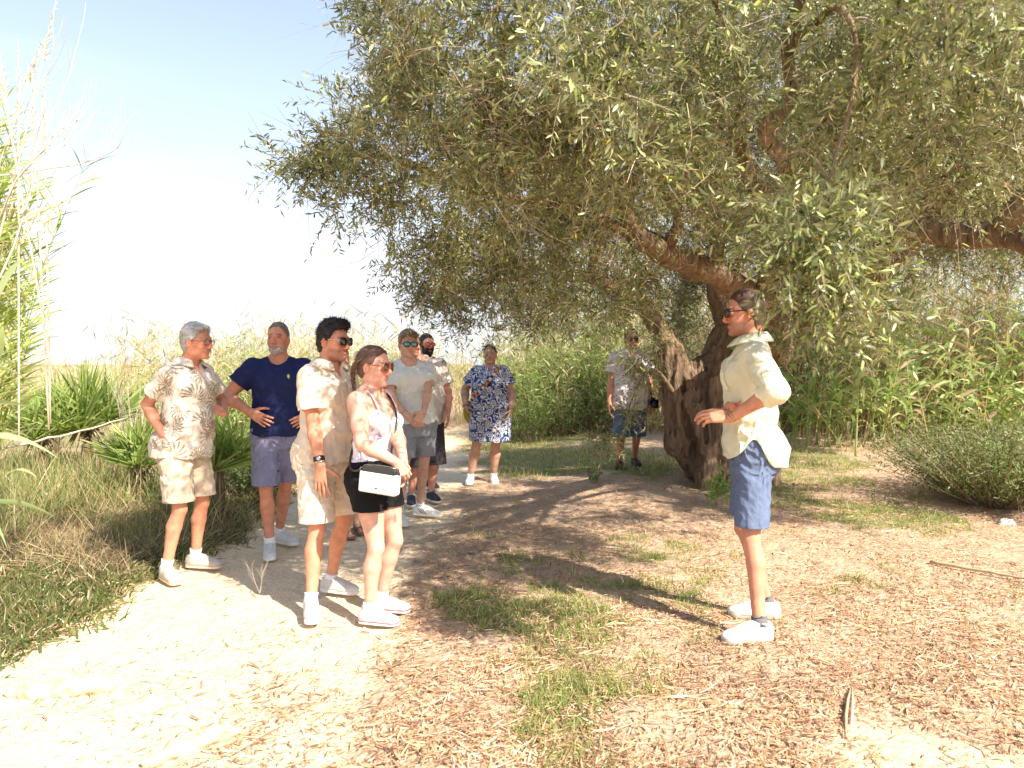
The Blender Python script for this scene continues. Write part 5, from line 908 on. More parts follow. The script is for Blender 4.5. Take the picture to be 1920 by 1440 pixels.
        if S.get('stripes'):
            for u0 in (.035, .055, .075): m_ = ((np.abs(y_ - u0 + (z_ - .03) * .9) < .005) & (np.abs(x_) > .024) & (z_ < .075))[:, None]; c = np.where(m_, np.array(S['stripes']), c)
        m = MB(); m.add(V, Q, c=c)
        lc = S.get('lace', (.8, .8, .8))
        for i in range(5):
            y0 = .035 + .019 * i; z0 = .094 - .010 * i if i < 5 else 0
            tube(m, [gp((-.022, y0, z0 - .012)), gp((-.01, y0 + .004, z0)), gp((.01, y0 + .004, z0)), gp((.022, y0, z0 - .012))], .0028 * q, 5, c=lc)
        sh_o = m.build('shoe', M['shoe'], root)
        F = Field(gp((0, .05, .0)) - .2, gp((0, .05, .0)) + .2, min(h, .005)); F.cone(gp((0, -.034, .012)), gp((0, .06, .012)), .038 * q, .041 * q, .01); F.cone(gp((0, .06, .012)), gp((.0, .155, .012)), .041 * q, .046 * q, .01)
        F.clip(lambda X, Y, Z: np.abs(Z - gz[2] - sole_h * .5) - sole_h * .5 + 0 * X + 0 * Y)
        V, Q = F.mesh(); L = (V - gz) @ RR / q; c = np.tile(np.array(S.get('scol', (.75, .74, .72)), float), (len(V), 1))
        if S.get('sline'): c = np.where((np.abs(L[:, 2] - .02) < .004)[:, None], np.array(S['sline']), c)
        m = MB(); m.add(V, Q, c=c); m.build('sole', M['rubber'], sh_o)
        if S.get('sock'): m = MB(); kn = J['knee' + k]; d = un(kn - an); pp = [an + d * t_ * s for t_ in (-.02, 0, .03, S.get('sockh', .05))]; tube(m, pp, np.array((.042, .040, .0395, .042)) * s * P.get('leg_g', g) ** .4, 16, c=S['sock']); m.build('sock', M['cloth'], root)
    for ex in P.get('extra', ()): ex(root, J, pt, toL, hp, s, B)
    return root, J, pt, hp
# ------------------------------------------------------------------ who stands where
def rngf(seed): return np.random.default_rng(seed)
def palm_paint(V, c, s, J, sh):
    u = np.arctan2(V[:, 0], V[:, 1]) * .19; v = V[:, 2]; arm = np.abs(V[:, 0]) > .2; u = np.where(arm, V[:, 1] + .7 * np.sign(V[:, 0]), u)
    r = rngf(11); cols = np.array([(.17, .13, .09), (.28, .20, .13), (.22, .18, .15), (.38, .26, .16)])
    for _ in range(120):
        cu, cv, th, k, RR = r.uniform(-.95, .95), r.uniform(.75, 1.55), r.uniform(0, 6.28), r.integers(4), r.uniform(.06, .11)
        x, y = u - cu, v - cv; d = np.hypot(x, y); a = (np.arctan2(y, x) - th + d * 5 + np.pi) % (2 * np.pi) - np.pi
        fr = np.abs(((a * 2.6) % 1) - .5); m = (d < RR * (1 - (np.abs(a) / 2.4) ** 2 * .5)) & (np.abs(a) < 2.0) & (fr < .33 * (1 - d / RR * .6)) & (d > .008)
        c[m] = c[m] * .12 + cols[k] * .88
    return c
def swirl_paint(V, c, s, J, sh):
    u = np.arctan2(V[:, 0], V[:, 1] + .02) * .26; v = V[:, 2]; arm = np.abs(V[:, 0]) > .235; u = np.where(arm, V[:, 1] * 1.1 + .9 * np.sign(V[:, 0]), u); P = np.stack([u, v, 0 * u], 1)
    n = fbm(P, 11, 2, 4); n2 = fbm(P + n[:, None] * .08, 15, 2, 8); band = np.sin(n2 * 34); navy = np.array((.012, .025, .12)); blue = np.array((.05, .10, .32)); wh = np.array((.72, .70, .68))
    c[:] = np.where((band > -.35)[:, None], navy, wh); c[(band > .75)] = blue
    r = rngf(5); pts = []
    for _ in range(900):
        p = (r.uniform(-1.2, 1.2), r.uniform(.45, 1.5))
        if all(math.hypot(p[0] - q[0], p[1] - q[1]) > .105 for q in pts): pts.append(p)
    for cu, cv in pts:
        x, y = u - cu, v - cv; d = np.hypot(x, y); a = np.arctan2(y, x); RR = r.uniform(.035, .05); m = d < RR; sp = np.sin(a + d * 260 * (1 if cu > 0 else -1))
        c[m] = np.where((sp[m] > -.25)[:, None], wh, np.where((d[m] < RR * .45)[:, None], blue, navy))
    return c
def floral_paint(V, c, s, J, sh):
    P = V * np.array((1, 1, 1)); n = vnoise(P, 38, 3); n2 = vnoise(P, 75, 8); m = (n > .66) & (n2 > .35); c[m] = (.50, .46, .60); m = (n > .74) & (n2 > .55); c[m] = (.34, .27, .48); return c
def placket(x0, col, z0=0, z1=9):
    def f(V, c, s, J, sh):
        m = (np.abs(V[:, 0] - x0 * s - sh(1.2 * s)[0]) < .0035) & (V[:, 1] > 0); c[m] = c[m] * .72
        for zb in np.arange(.9, 1.42, .085): m = (np.hypot(V[:, 0] - sh(1.2 * s)[0] - x0 * s + .014, V[:, 2] - zb * s) < .007) & (V[:, 1] > 0); c[m] = col
        return c
    return f
def logo_paint(V, c, s, J, sh):
    x, z = V[:, 0] + .085, V[:, 2] - 1.345 * s; m = (V[:, 1] > 0) & (np.abs(x) < .010 - np.abs(z) * .5) & (np.abs(z) < .017); c[m] = (.75, .70, .12); return c
def denim_paint(V, c, s, J, sh):
    n = fbm(V, 9, 3, 6)[:, None]; return c * (.85 + .3 * n)
def bracelet(k, col, r=.033, t=.004, off=.012, matk='leather', name='bracelet', n=1):
    def f(root, J, pt, toL, hp, s, B):
        e, w_ = J['elb' + k], J['wr' + k]; d = un(w_ - e); a = un(np.cross(d, (.3, .4, .8))); b = np.cross(d, a)
        for i in range(n):
            c = w_ - d * (off + .012 * i); th = np.linspace(0, 2 * np.pi, 25); m = MB(); tube(m, [c + (a * math.cos(q) + b * math.sin(q)) * r * s for q in th], t, 6, c=col, cap=False); m.build(name, M[matk], root)
    return f
def watch(k, col, face):
    def f(root, J, pt, toL, hp, s, B):
        e, w_ = J['elb' + k], J['wr' + k]; d = un(w_ - e); m = MB(); tube(m, [w_ - d * .045, w_ - d * .043, w_ - d * .020, w_ - d * .018], np.array((.032, .0345, .034, .0315)) * s, 18, c=col); o_ = m.build('watch', M['leather'], root)
        out = un(toL(np.array((0, 0, 1.2))) - w_); out = un(out - d * (out @ d)); m = MB(); tube(m, [w_ - d * .031 + out * .030 * s, w_ - d * .031 + out * .040 * s], .015, 14, c=face); m.build('dial', M['metal'], o_)
    return f
E3 = lambda x, y: (x, y, 0)
PEOPLE = {}
def add(key, **k): PEOPLE[key] = k
add('guide', label='person in pale yellow linen shirt and blue shorts talking with hands raised at right', H=1.905, h=.0042, g=.92, sw=.97, pos=W(1407, 900, 4.22)[:2], face=(-.97, .2), look=(-.99, .1), pitch=-.04, lean=(0, .02), jaw=1.04,
    skin=(0.61, 0.28, 0.17), stubble=(.16, .10, .08), eyes=0, scalp=(.13, .07, .05),
    footL=(G(1424, 1200), (-1, -.22)), footR=(G(1437, 1158), (-1, .12)),
    armL=dict(to=W(1372, 782, 3.96), pole=(.02, -.9, -.8), dir=(-1, .3, .05), palm=(0.0, .75, -.65), curl=.38, spread=.0), armR=dict(to=W(1384, 768, 4.14), pole=(.5, .5, -.7), dir=(-.8, -.5, .1), palm=(.3, -.6, -.5), curl=.7, spread=0),
    hair=dict(col=(.075, .04, .028), t=.013, side=.004, fade=(.16, .09, .07), fa=.75, strands=900, len=.009, lift=.15, flow=(0, .5, .2), st=(70, 30, 70), amp=.004, line=(-.075, -.065, -.035, -.01, .01, .05, .078, .085)),
    glass=dict(frame=(.015, .013, .012), lens=(.012, .011, .01), size=(.029, .023), tw=.0035, z=.004),
    wear=[dict(kind='shirt', name='shirt', mat='linen', col=(.86, .84, .62), hem=.875, hemfn=lambda X, Y: .10 * np.exp(-((Y + .0) / .055) ** 2) - .045 * (1 / (1 + np.exp(np.clip((Y + .06) * 60, -30, 30)))), inf=.017, flare=.008, loose=1.03, ld=.025, sleeve=1.22, cuff=1, sr=.068, se=.068, sw=.052, neck=('V', 1.385, .30), fold=.015, ff=6, fs=3, collar=(.042, .5, 1.0), pocket=(-.085, 1.28), paint=placket(0, (.5, .45, .35))),
          dict(kind='shorts', name='shorts', col=(.135, .175, .27), hem=.545, inf=.012, rb=.088, rt=.094, fold=.009, ff=11)],
    shoe=dict(col=(.66, .63, .58), scol=(.42, .37, .32), lace=(.30, .27, .25), sock=(.16, .15, .15), sockh=.022, sole=.03), extra=[bracelet('L', (.75, .5, .2), .031, .003, .0, 'metal'), bracelet('L', (.72, .5, .22), .033, .002, .018, 'metal')])
add('old', label='grey-haired person with glasses in palm-leaf print shirt and beige shorts, hand in pocket', H=1.765, h=.005, g=.98, belly=.035, sw=.9, pos=W(347, 900, 5.2)[:2], face=(.95, -.32), look=(.98, -.2), pitch=-.03, lean=(.0, .06), hfwd=(-.0, .035), jaw=1.06, hs=1.03, leg_g=.98,
    skin=(0.65, 0.28, 0.17), eyes=1, brow=(.3, .25, .22),
    footL=(G(366, 1063), (1, -.12)), footR=(G(312, 1086), (.72, -.7)),
    armR=dict(to=W(305, 815, 5.03), pole=(-.9, .3, .1), dir=(.5, .12, -.85), palm=(.5, .8, 0), curl=.3), armL=dict(to=W(420, 775, 5.32), pole=(.2, 1, -.9), dir=(-.55, -.25, .35), palm=(-.5, .3, -.3), curl=.55, spread=.03),
    hair=dict(col=(.42, .40, .38), t=.017, side=.010, strands=1500, len=.028, flow=(.1, .4, -.5), lift=.25, mess=.4, lumps=(((.02, .05, .09), (.05, .045, .03)),), line=(-.1, -.085, -.03, .0, .012, .05, .075, .083)),
    beard=dict(col=(.35, .30, .28), t=.001, top=-.2, mo=1), glass=dict(dark=0, lm=M['clear'], frame=(.12, .05, .03), lens=(.30, .17, .13), size=(.024, .018), z=-.002, fw=.002, temple=(.25, .10, .05)),
    wear=[dict(kind='shirt', name='shirt', col=(.70, .62, .52), hem=.83, inf=.018, flare=.02, loose=1.04, ld=.02, sleeve=.66, sr=.066, se=.076, neck=('V', 1.33, .36), fold=.014, ff=7, fs=5, collar=(.045, .62, 1.04), paint=palm_paint),
          dict(kind='shorts', name='shorts', col=(.60, .49, .36), hem=.535, inf=.012, rb=.105, rt=.102, fold=.010, ff=10, fs=4)],
    shoe=dict(col=(.52, .47, .41), toe=(.45, .44, .43), scol=(.78, .72, .62), sline=(.7, .3, .12), lace=(.55, .5, .45), sock=(.85, .83, .83), sockh=.05))
add('navy', label='grey-bearded person in navy t-shirt and blue shorts standing hands on hips', H=1.825, h=.0055, g=1.04, belly=.012, sw=1.06, pos=W(524, 900, 5.85)[:2], face=(.22, -.97), look=(-.03, -1), pitch=.06, skin=(0.61, 0.27, 0.17), jaw=1.06, stubble=(.35, .28, .25),
    footR=(G(506, 1040), (.3, -.95)), footL=(G(524, 1017), (.85, -.5)), arm_g=1.12,
    armR=dict(to=W(468, 772, 5.66), pole=(-1, .25, .05), dir=(.85, -.25, -.45), palm=(.25, .95, -.1), curl=.12, spread=.12), armL=dict(to=W(588, 775, 5.78), pole=(1, .3, .05), dir=(-.8, -.3, -.45), palm=(-.25, .95, -.1), curl=.12),
    hair=dict(col=(.17, .13, .11), t=.012, side=.003, fade=(.36, .33, .31), fa=.8, strands=900, len=.011, flow=(0, .4, .5), lift=.25, mess=.2, amp=.004, line=(-.075, -.065, -.035, -.012, .015, .062, .085, .092)),
    beard=dict(col=(.36, .32, .30), t=.005, top=-.080, back=.015, arc=(0, 0, .006, .0, .01), mo=1),
    wear=[dict(kind='shirt', name='t_shirt', col=(.018, .024, .085), hem=.90, inf=.014, flare=.0, loose=.98, ld=.012, sleeve=.56, sr=.07, se=.076, neck=('crew', .066), fold=.011, ff=8, fs=6, paint=logo_paint),
          dict(kind='shorts', name='shorts', col=(.22, .22, .34), hem=.53, inf=.012, rb=.098, rt=.1, fold=.009, ff=10, fs=8)],
    shoe=dict(lace=(.5, .5, .52), col=(.64, .64, .65), scol=(.74, .74, .74), sock=(.85, .85, .85), sockh=.05, sole=.034))
add('cream', label='curly dark-haired person in sunglasses wearing matching cream shirt and shorts', H=1.735, h=.0045, g=.98, belly=.012, sw=1.0, pos=W(613, 900, 4.6)[:2], face=(.9, -.44), look=(.92, -.40), pitch=-.05, lean=(.0, .03), hfwd=(.0, .012), hs=1.03, skin=(0.62, 0.28, 0.17), stubble=(.12, .07, .06), eyes=0,
    footR=(G(583, 1151), (.3, -.95)), footL=(G(620, 1109), (1, -.3)), leg_g=1.02, arm_g=1.04,
    armR=dict(to=W(600, 872, 4.33), pole=(-.6, .6, 0), dir=(.08, -.08, -1), palm=(.25, .9, 0.1), curl=.10, spread=.15, thumb=1.0), armL=dict(to=W(664, 862, 4.62), pole=(.4, .8, 0), dir=(.1, -.1, -1), palm=(-.4, -.8, 0)),
    hair=dict(col=(.018, .012, .012), t=.018, side=.008, cf=42, curl=.022, amp=.006, strands=2200, len=.022, flow=(0, .2, .2), lift=.4, mess=.9, wob=.5, lumps=(((0, .055, .095), (.06, .045, .034)), ((0, .0, .118), (.055, .07, .018)), ((.03, .07, .083), (.028, .028, .024))), line=(-.115, -.10, -.035, -.005, .02, .06, .07, .078)),
    glass=dict(frame=(.03, .025, .02), lens=(.02, .015, .012), size=(.029, .024), z=.003, temple=(.65, .5, .35), tw=.0016, fw=.0022),
    wear=[dict(kind='shirt', name='shirt', col=(.80, .66, .50), hem=.875, inf=.018, flare=.01, loose=1.03, ld=.02, sleeve=.70, sr=.068, se=.078, neck=('V', 1.30, .34), fold=.013, ff=6, fs=9, collar=(.05, .62, 1.06), paint=placket(0, (.6, .5, .4))),
          dict(kind='shorts', name='shorts', col=(.79, .66, .50), hem=.53, inf=.014, rb=.104, rt=.104, fold=.012, ff=9, fs=3)],
    shoe=dict(col=(.64, .61, .56), toe=(.72, .68, .60), scol=(.78, .76, .70), sock=(.78, .78, .85), sockh=.04, lace=(.25, .25, .3)), extra=[watch('R', (.02, .015, .012), (.6, .6, .6)), bracelet('R', (.7, .7, .7), .034, .0025, .008, 'metal')])
add('girl', label='person with brown braid and sunglasses in white floral top and black shorts, hands clasped', H=1.585, h=.0042, g=.92, fem=1, sw=.98, bust=.86, pos=W(704, 900, 4.32)[:2], face=(.9, -.44), look=(.95, -.3), pitch=-.05, lean=(0, -.015), hs=1.09, jaw=.96, skin=(0.72, 0.39, 0.28), eyes=0, brow=(.2, .11, .08),
    footR=(G(692, 1168), (1, -.22)), footL=(G(714, 1145), (1, -.15)), leg_g=1.1, arm_g=1.12,
    armR=dict(to=W(741, 866, 4.03), pole=(-.8, -.1, -.6), dir=(.55, .15, -.75), palm=(-.3, .9, -.1), curl=.75, spread=.0, thumb=.4), armL=dict(to=W(757, 868, 4.13), pole=(.5, .7, -.5), dir=(-.1, -.1, -1), palm=(-.3, -.9, .1), curl=.45, spread=.0, thumb=.4),
    hair=dict(col=(.14, .075, .05), t=.007, side=.006, strands=900, len=.03, flow=(0, -.8, -.2), lift=.02, mess=.12, zs=-.06, st=(80, 12, 60), amp=.006, line=(-.1, -.085, -.04, .0, .02, .055, .078, .086), braids=[((.045, .065, .088), (.062, .03, .075), (.073, -.02, .06), (.08, -.07, .03), (.075, -.1, -.02), (.055, -.11, -.08), (.045, -.105, -.13), (.04, -.1, -.18), (.04, -.095, -.215))]),
    glass=dict(frame=(.32, .10, .045), lens=(.075, .018, .012), size=(.032, .026), z=.002, tw=.0042, temple=(.45, .17, .09), sq=2.3, fw=.0032),
    wear=[dict(kind='shirt', name='camisole', straps=1, col=(.84, .80, .84), hem=1.03, inf=.012, flare=.035, loose=.93, ld=.012, neck=('cami', 1.33), fold=.009, ff=10, fs=2, paint=floral_paint),
          dict(kind='shorts', name='shorts', col=(.012, .011, .012), hem=.715, inf=.010, rb=.096, rt=.1, fold=.004, top=1.08)],
    shoe=dict(lace=(.5, .5, .52), col=(.66, .64, .63), scol=(.72, .7, .68), sline=(.55, .06, .08), sock=(.78, .76, .78), sockh=.05, high=1), extra=[bracelet('L', (.7, .5, .35), .028, .0018, .01, 'metal')])
add('teen', label='young person with mirrored green sunglasses, white t-shirt and grey shorts, hands clasped', H=1.80, h=.0065, g=.93, sw=1.0, pos=W(776, 900, 6.85)[:2], face=(.36, -.93), look=(.4, -.92), pitch=-.04, hip=(-.03, 0), lean=(.05, 0), hs=1.0, skin=(0.68, 0.39, 0.28), eyes=0, brow=(.25, .15, .09),
    footL=(G(787, 966), (1, -.25)), footR=(G(748, 980), (.45, -.9)),
    armR=dict(to=W(765, 780, 6.56), pole=(-1, .1, -.2), dir=(.7, -.0, -.6), palm=(.1, .9, .1), curl=.5, spread=0), armL=dict(to=W(794, 780, 6.48), pole=(1, .2, -.2), dir=(-.55, .1, -.75), palm=(-.3, .9, .1), curl=.65, spread=0, thumb=.4),
    hair=dict(col=(.24, .15, .095), t=.018, side=.008, strands=900, len=.04, flow=(-.5, .5, -.1), lift=.2, mess=.25, lumps=(((-.015, .055, .088), (.055, .045, .028)), ((-.04, .03, .07), (.04, .05, .03)), ((.04, .03, .07), (.04, .05, .03))), line=(-.09, -.075, -.03, .0, .01, .04, .062, .07)),
    glass=dict(frame=(.02, .025, .06), lens=(.05, .42, .36), size=(.029, .02), tw=.003, sq=3.2, fw=.0035),
    wear=[dict(kind='shirt', name='t_shirt', col=(.76, .78, .72), hem=.915, inf=.016, flare=.01, loose=1.0, ld=.015, sleeve=.64, sr=.068, se=.08, neck=('crew', .07), fold=.012, ff=8, fs=12),
          dict(kind='shorts', name='shorts', col=(.27, .29, .32), hem=.60, inf=.012, rb=.108, rt=.102, fold=.006, ff=9, fs=13)],
    shoe=dict(col=(.78, .77, .72), scol=(.8, .8, .77), sock=(.75, .78, .85), sockh=.05, stripes=(.02, .02, .02), lace=(.7, .62, .4)))
add('greyman', label='grey-haired person in loose sand shirt and long dark shorts behind the teenager', H=1.82, h=.007, g=1.12, belly=.04, sw=1.12, pos=W(795, 900, 7.85)[:2], face=(.5, -.87), look=(.8, -.6), lean=(.04, 0), hfwd=(.10, 0), skin=(0.63, 0.29, 0.19), eyes=0, hs=1.03,
    footL=(G(808, 938), (.5, -.87)), footR=(G(771, 945), (.15, -1)), armL=dict(to=W(841, 770, 7.75), pole=(.3, .9, 0), dir=(0, 0, -1), palm=(-.9, 0, 0), curl=.3), armR=dict(to=W(758, 775, 7.7), pole=(-.3, .9, 0), dir=(0, 0, -1), palm=(.9, 0, 0)),
    hair=dict(col=(.20, .18, .17), t=.012, side=.007, strands=400, len=.02), glass=dict(frame=(.02, .02, .02), lens=(.03, .02, .02), size=(.027, .02)),
    wear=[dict(kind='shirt', name='shirt', col=(.62, .56, .47), hem=.83, inf=.018, flare=.015, loose=1.05, ld=.02, sleeve=.72, sr=.075, se=.088, neck=('V', 1.36, .3), fold=.012, ff=6, fs=22, collar=(.04, .6, 1.08), paint=placket(0, (.3, .25, .2))),
          dict(kind='shorts', name='shorts', col=(.055, .045, .05), hem=.40, inf=.012, rb=.10, rt=.104, fold=.008, ff=9)],
    shoe=dict(col=(.025, .025, .04), scol=(.55, .55, .55), sock=(.3, .3, .33), sockh=.02, lace=(.03, .03, .05)))
add('beard', label='person with full black beard and red mirrored sunglasses, mostly hidden at the back', H=1.84, h=.007, g=1.05, pos=W(800, 900, 8.7)[:2], face=(.5, -.87), look=(.55, -.83), skin=(0.61, 0.28, 0.18), eyes=0, hs=1.0, hip=(0, 0),
    footL=(G(807, 915) + 0, (.5, -.87)), footR=(G(786, 918), (.1, -1)), armL=dict(to=W(815, 770, 8.6), pole=(.3, .9, 0), dir=(0, 0, -1), palm=(-.9, 0, 0)), armR=dict(to=W(782, 775, 8.5), pole=(-.3, .9, 0), dir=(0, 0, -1), palm=(.9, 0, 0)),
    hair=dict(col=(.03, .02, .018), t=.010, side=.004, strands=300, len=.015), beard=dict(col=(.015, .011, .01), t=.016, top=-.05, arc=(0, .0, .01, .02, .05), mo=1), glass=dict(frame=(.03, .02, .02), lens=(.55, .07, .015), size=(.029, .02)),
    wear=[dict(kind='shirt', name='t_shirt', col=(.04, .05, .10), hem=.88, inf=.016, sleeve=.62, neck=('crew', .068), fold=.01), dict(kind='shorts', name='shorts', col=(.05, .045, .05), hem=.5, inf=.012, fold=.006)],
    shoe=dict(col=(.05, .05, .06), scol=(.5, .5, .5)))
add('hidden', label='blonde long-haired person in sandals almost hidden behind the cream-dressed person', H=1.66, h=.007, g=.95, fem=1, pos=W(631, 900, 6.6)[:2], face=(.7, -.7), look=(.8, -.6), skin=(0.65, 0.36, 0.24), eyes=0, lean=(-.03, 0),
    footR=(G(652, 1003), (.4, -.9)), footL=(G(668, 995), (.5, -.85)), armL=dict(to=W(652, 800, 6.5), pole=(.3, .8, 0), dir=(0, 0, -1), palm=(-.9, 0, 0)), armR=dict(to=W(622, 800, 6.4), pole=(-.3, .8, 0), dir=(0, 0, -1), palm=(.9, 0, 0)),
    hair=dict(col=(.42, .30, .17), t=.012, side=.012, strands=400, len=.1, flow=(0, -.2, -1), lift=.05, mess=.15, zs=-.1, lumps=(((0, -.075, -.1), (.075, .03, .09)),), line=(-.2, -.17, -.12, -.02, .01, .05, .075, .083)),
    wear=[dict(kind='shirt', name='top', col=(.5, .42, .33), hem=.92, inf=.012, sleeve=.4, neck=('crew', .07), fold=.008), dict(kind='shorts', name='shorts', col=(.35, .3, .25), hem=.66, inf=.012, fold=.006)],
    shoe=dict(kind='sandal', col=(.22, .12, .07)))
add('dress', label='person in blue and white swirl-print dress and white trainers with sunglasses on head', H=1.72, h=.0075, g=1.36, fem=1, sw=1.06, belly=.02, pos=W(919, 900, 9.15)[:2], face=(.03, -1), look=(-.05, -1), skin=(0.57, 0.32, 0.22), jaw=1.08, hs=1.03,
    footR=(G(882, 905), (-.05, -1)), footL=(G(926, 903), (.08, -1)), leg_g=1.34, arm_g=1.3,
    armR=dict(to=W(873, 762, 9.1), pole=(-.6, .8, 0), dir=(.45, -.3, -.8), palm=(.9, 0, 0), curl=.35), armL=dict(to=W(958, 768, 9.0), pole=(.6, .8, 0), dir=(-.35, -.2, -.9), palm=(-.9, 0, 0), curl=.3),
    hair=dict(col=(.08, .045, .035), t=.008, side=.005, strands=200, len=.02, flow=(0, -.6, -.2), lift=.05, line=(-.1, -.085, -.04, .0, .02, .055, .072, .08)),
    glass=dict(frame=(.012, .012, .014), lens=(.02, .02, .025), size=(.03, .02), z=.02, up=1.0),
    wear=[dict(kind='dress', name='dress', col=(.72, .70, .68), hem=.54, h=.006, inf=.018, flare=.0, loose=1.06, ld=.03, hw=.0, sleeve=.62, sr=.066, se=.076, neck=('V', 1.36, .26), fold=.008, ff=7, fs=31, paint=swirl_paint)],
    shoe=dict(col=(.80, .84, .86), scol=(.82, .86, .88), sock=(.7, .72, .75), sockh=.03, size=1.05), extra=[bracelet('R', (.03, .02, .02), .036, .004, .0, 'leather'), bracelet('L', (.25, .12, .08), .036, .004, .0, 'leather')])
add('treeman', label='person in pale short-sleeved shirt and denim shorts standing behind the olive branches', H=1.80, h=.008, g=1.08, belly=.03, sw=1.06, pos=W(1182, 900, 9.05)[:2], face=(.1, -1), look=(.12, -1), skin=(0.55, 0.25, 0.16), hs=1.02, stubble=(.2, .12, .1), eyes=1,
    footR=(G(1161, 878), (-.2, -1)), footL=(G(1190, 872), (.15, -1)), armR=dict(to=W(1141, 765, 9.0), pole=(-.5, .8, 0), dir=(0, -.1, -1), palm=(.9, 0, 0), curl=.3), armL=dict(to=W(1222, 765, 9.0), pole=(.5, .8, 0), dir=(0, -.1, -1), palm=(-.9, 0, 0), curl=.3),
    hair=dict(col=(.07, .05, .04), t=.009, side=.004, strands=200, len=.015),
    glass=dict(frame=(.02, .02, .02), lens=(.03, .02, .02), size=(.027, .02)),
    wear=[dict(kind='shirt', name='shirt', col=(.70, .64, .66), hem=.80, inf=.018, flare=.01, loose=1.05, ld=.02, sleeve=.62, sr=.075, se=.085, neck=('V', 1.37, .3), fold=.012, ff=7, collar=(.04, .6, 1.05), paint=placket(0, (.2, .2, .2))),
          dict(kind='shorts', name='shorts', col=(.10, .17, .28), hem=.44, inf=.012, rb=.098, rt=.104, fold=.008, ff=9, paint=denim_paint)],
    shoe=dict(col=(.06, .035, .025), scol=(.05, .04, .035), lace=(.1, .06, .04)))
ONLY = None
BUILT = {}
for k, spec in PEOPLE.items():
    if ONLY and k not in ONLY: continue
    BUILT[k] = person(spec) + (spec,)
# ------------------------------------------------------------------ things people carry
def bag_strap(mb, pts, w_, c, th=.004):
    pts = np.array(pts, float); t = np.linspace(0, len(pts) - 1, 30); X = np.stack([np.interp(t, range(len(pts)), pts[:, i]) for i in range(3)], 1)
    for _ in range(3): X[1:-1] = (X[:-2] + X[1:-1] * 2 + X[2:]) / 4
    tube(mb, X, w_ / 2, 6, c=c, ell=1.0)
def tow(root, p): return np.array(root.matrix_basis @ Vector(p))
if 'girl' in BUILT:
    root, J, pt, hp, sp = BUILT['girl']; bpy.context.view_layer.update()
    c = W(712, 902, 4.02); yw = math.atan2(.10, .99); Rb = Rz(-.28) @ Ry(.10)
    r_ = empty('shoulder_bag', c, label='white boxy shoulder bag with black top on the hip of the braided person', cat='bag')
    def rb(sx, sy, sz, z0, col, name, matn, par):
        F = Field((-sx, -sy - .02, -sz - .02), (sx, sy + .02, sz + .02), .004); hx, hy, hz = sx / 2 - .012, sy / 2 - .012, sz / 2 - .012
        F.put(lambda X, Y, Z: np.sqrt(np.maximum(np.abs(X) - hx, 0) ** 2 + np.maximum(np.abs(Y) - hy, 0) ** 2 + np.maximum(np.abs(Z) - hz, 0) ** 2) - .012, (-sx / 2, -sy / 2, -sz / 2), (sx / 2, sy / 2, sz / 2), .004)
        v, q = F.mesh(); v = (v + np.array((0, 0, z0))) @ Rb.T; m = MB(); m.add(v, q, c=col); return m.build(name, M[matn], par)
    rb(.225, .065, .115, -.01, (.80, .78, .75), 'bag_body', 'leather', r_); rb(.205, .058, .04, .060, (.03, .028, .028), 'lid', 'leather', r_)
    m = MB(); tube(m, [Rb @ np.array(q) for q in ((-.10, -.0, .075), (-.02, 0, .085), (.05, 0, .085), (.10, 0, .075))], .004, 6, c=(.6, .5, .3)); m.build('zip', M['metal'], r_)
    m = MB()
    for q in (-.112, .112): tube(m, [Rb @ np.array((q + .012 * math.cos(a), 0, .05 + .012 * math.sin(a))) for a in np.linspace(0, 6.28, 13)], .003, 5, c=(.5, .5, .5), cap=False)
    m.build('ring', M['metal'], r_)
    m = MB(); box(m, Rb @ np.array((.0, -.034, -.035)), (.018, .003, .006), Rb, (.3, .3, .3)); m.build('badge', M['metal'], r_)
    loc_ = lambda p: np.asarray(p) - c; L = lambda x, y, z: loc_(tow(root, pt(x, y, z)))
    m = MB(); fr = [Rb @ np.array((.112, 0, .05)), L(.10, .185, 1.05), L(.03, .165, 1.17), L(-.03, .175, 1.27), L(-.085, .085, 1.425), L(-.10, .0, 1.475), L(-.09, -.10, 1.40), L(-.0, -.135, 1.2), L(.12, -.12, 1.02), L(.2, -.04, .96), Rb @ np.array((-.112, 0, .05))]
    bag_strap(m, fr, .013, (.02, .018, .02)); m.build('strap', M['leather'], r_)
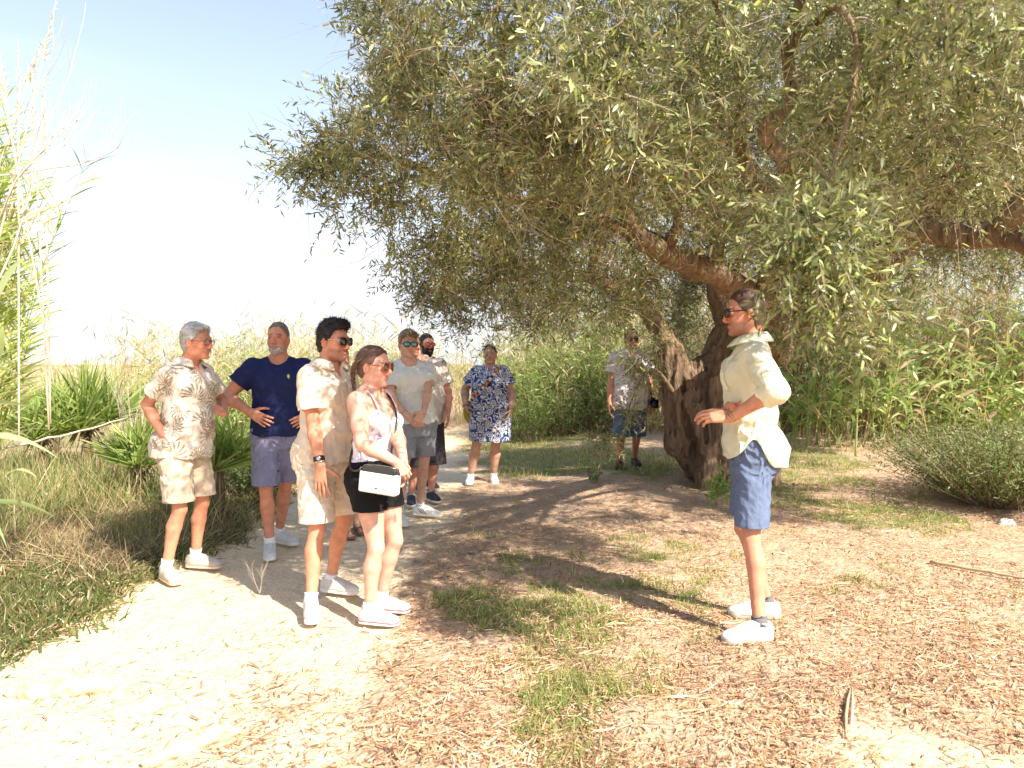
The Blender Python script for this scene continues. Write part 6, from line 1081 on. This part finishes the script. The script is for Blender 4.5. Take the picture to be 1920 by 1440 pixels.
if 'dress' in BUILT:
    root, J, pt, hp, sp = BUILT['dress']
    c = tow(root, pt(.22, .0, .90)); r_ = empty('handbag', c, label='mustard yellow bag on a red striped strap behind the blue dress', cat='bag')
    F = Field((-.16, -.1, -.2), (.16, .1, .2), .007); F.ell((0, 0, 0), (.12, .055, .15), k=.01); F.disp(lambda p: (fbm(p, 14, 2, 3) - .5) * .02); v, q = F.mesh(); m = MB(); m.add(v, q, c=(.45, .33, .03)); m.build('bag_body', M['cloth'], r_)
    L = lambda x, y, z: tow(root, pt(x, y, z)) - c
    pts = np.array([L(.26, .02, 1.02), L(.20, .20, 1.10), L(.12, .25, 1.18), L(.04, .26, 1.27), L(-.05, .22, 1.38), L(-.11, .08, 1.485), L(-.10, -.06, 1.45), L(.02, -.20, 1.25), L(.18, -.16, 1.05), L(.22, -.03, .98)]); t = np.linspace(0, 9, 70); X = np.stack([np.interp(t, range(10), pts[:, i]) for i in range(3)], 1)
    for _ in range(4): X[1:-1] = (X[:-2] + X[1:-1] * 2 + X[2:]) / 4
    cen = np.array(L(0, 0, 1.25)); TT = nrm(np.gradient(X, axis=0)); N_ = nrm(X - cen); S = nrm(np.cross(TT, N_)); w2 = .019; V = np.stack([X - S * w2, X + S * w2, X + S * w2 + N_ * .004, X - S * w2 + N_ * .004], 1).reshape(-1, 3)
    i = np.arange(69)[:, None] * 4; j = np.arange(4)[None]; q = np.stack([i + j, i + (j + 1) % 4, i + 4 + (j + 1) % 4, i + 4 + j], -1).reshape(-1, 4); pal = np.array([(.5, .03, .04), (.75, .7, .65), (.03, .03, .05), (.75, .7, .65), (.5, .03, .04), (.45, .35, .05)])
    m = MB(); m.add(V, q, c=np.repeat(pal[(np.arange(70) // 2) % 6], 4, 0)); m.build('strap', M['cloth'], r_)
if 'treeman' in BUILT:
    root, J, pt, hp, sp = BUILT['treeman']
    c = tow(root, pt(-.24, .07, .86)); r_ = empty('camera', c, label='black camera hanging at the hip of the person behind the tree', cat='camera'); m = MB(); box(m, (0, 0, 0), (.14, .07, .10), Rz(.2), (.015, .015, .015)); box(m, (0, 0, .06), (.06, .05, .03), Rz(.2), (.015, .015, .015)); m.build('camera_body', M['plastic'], r_)
    m = MB(); tube(m, [(0, -.03, 0), (.02, -.12, -.01)], (.037, .033), 16, c=(.02, .02, .02)); m.build('lens', M['plastic'], r_)
    L = lambda x, y, z: tow(root, pt(x, y, z)) - c; m = MB(); bag_strap(m, [(0, 0, .05), L(-.2, .17, 1.0), L(-.11, .21, 1.15), L(0, .19, 1.28), L(.06, .12, 1.42), L(.07, .02, 1.49), L(.03, -.13, 1.38), L(-.1, -.19, 1.1), L(-.22, -.06, .95)], .016, (.015, .015, .015)); m.build('strap', M['leather'], r_)
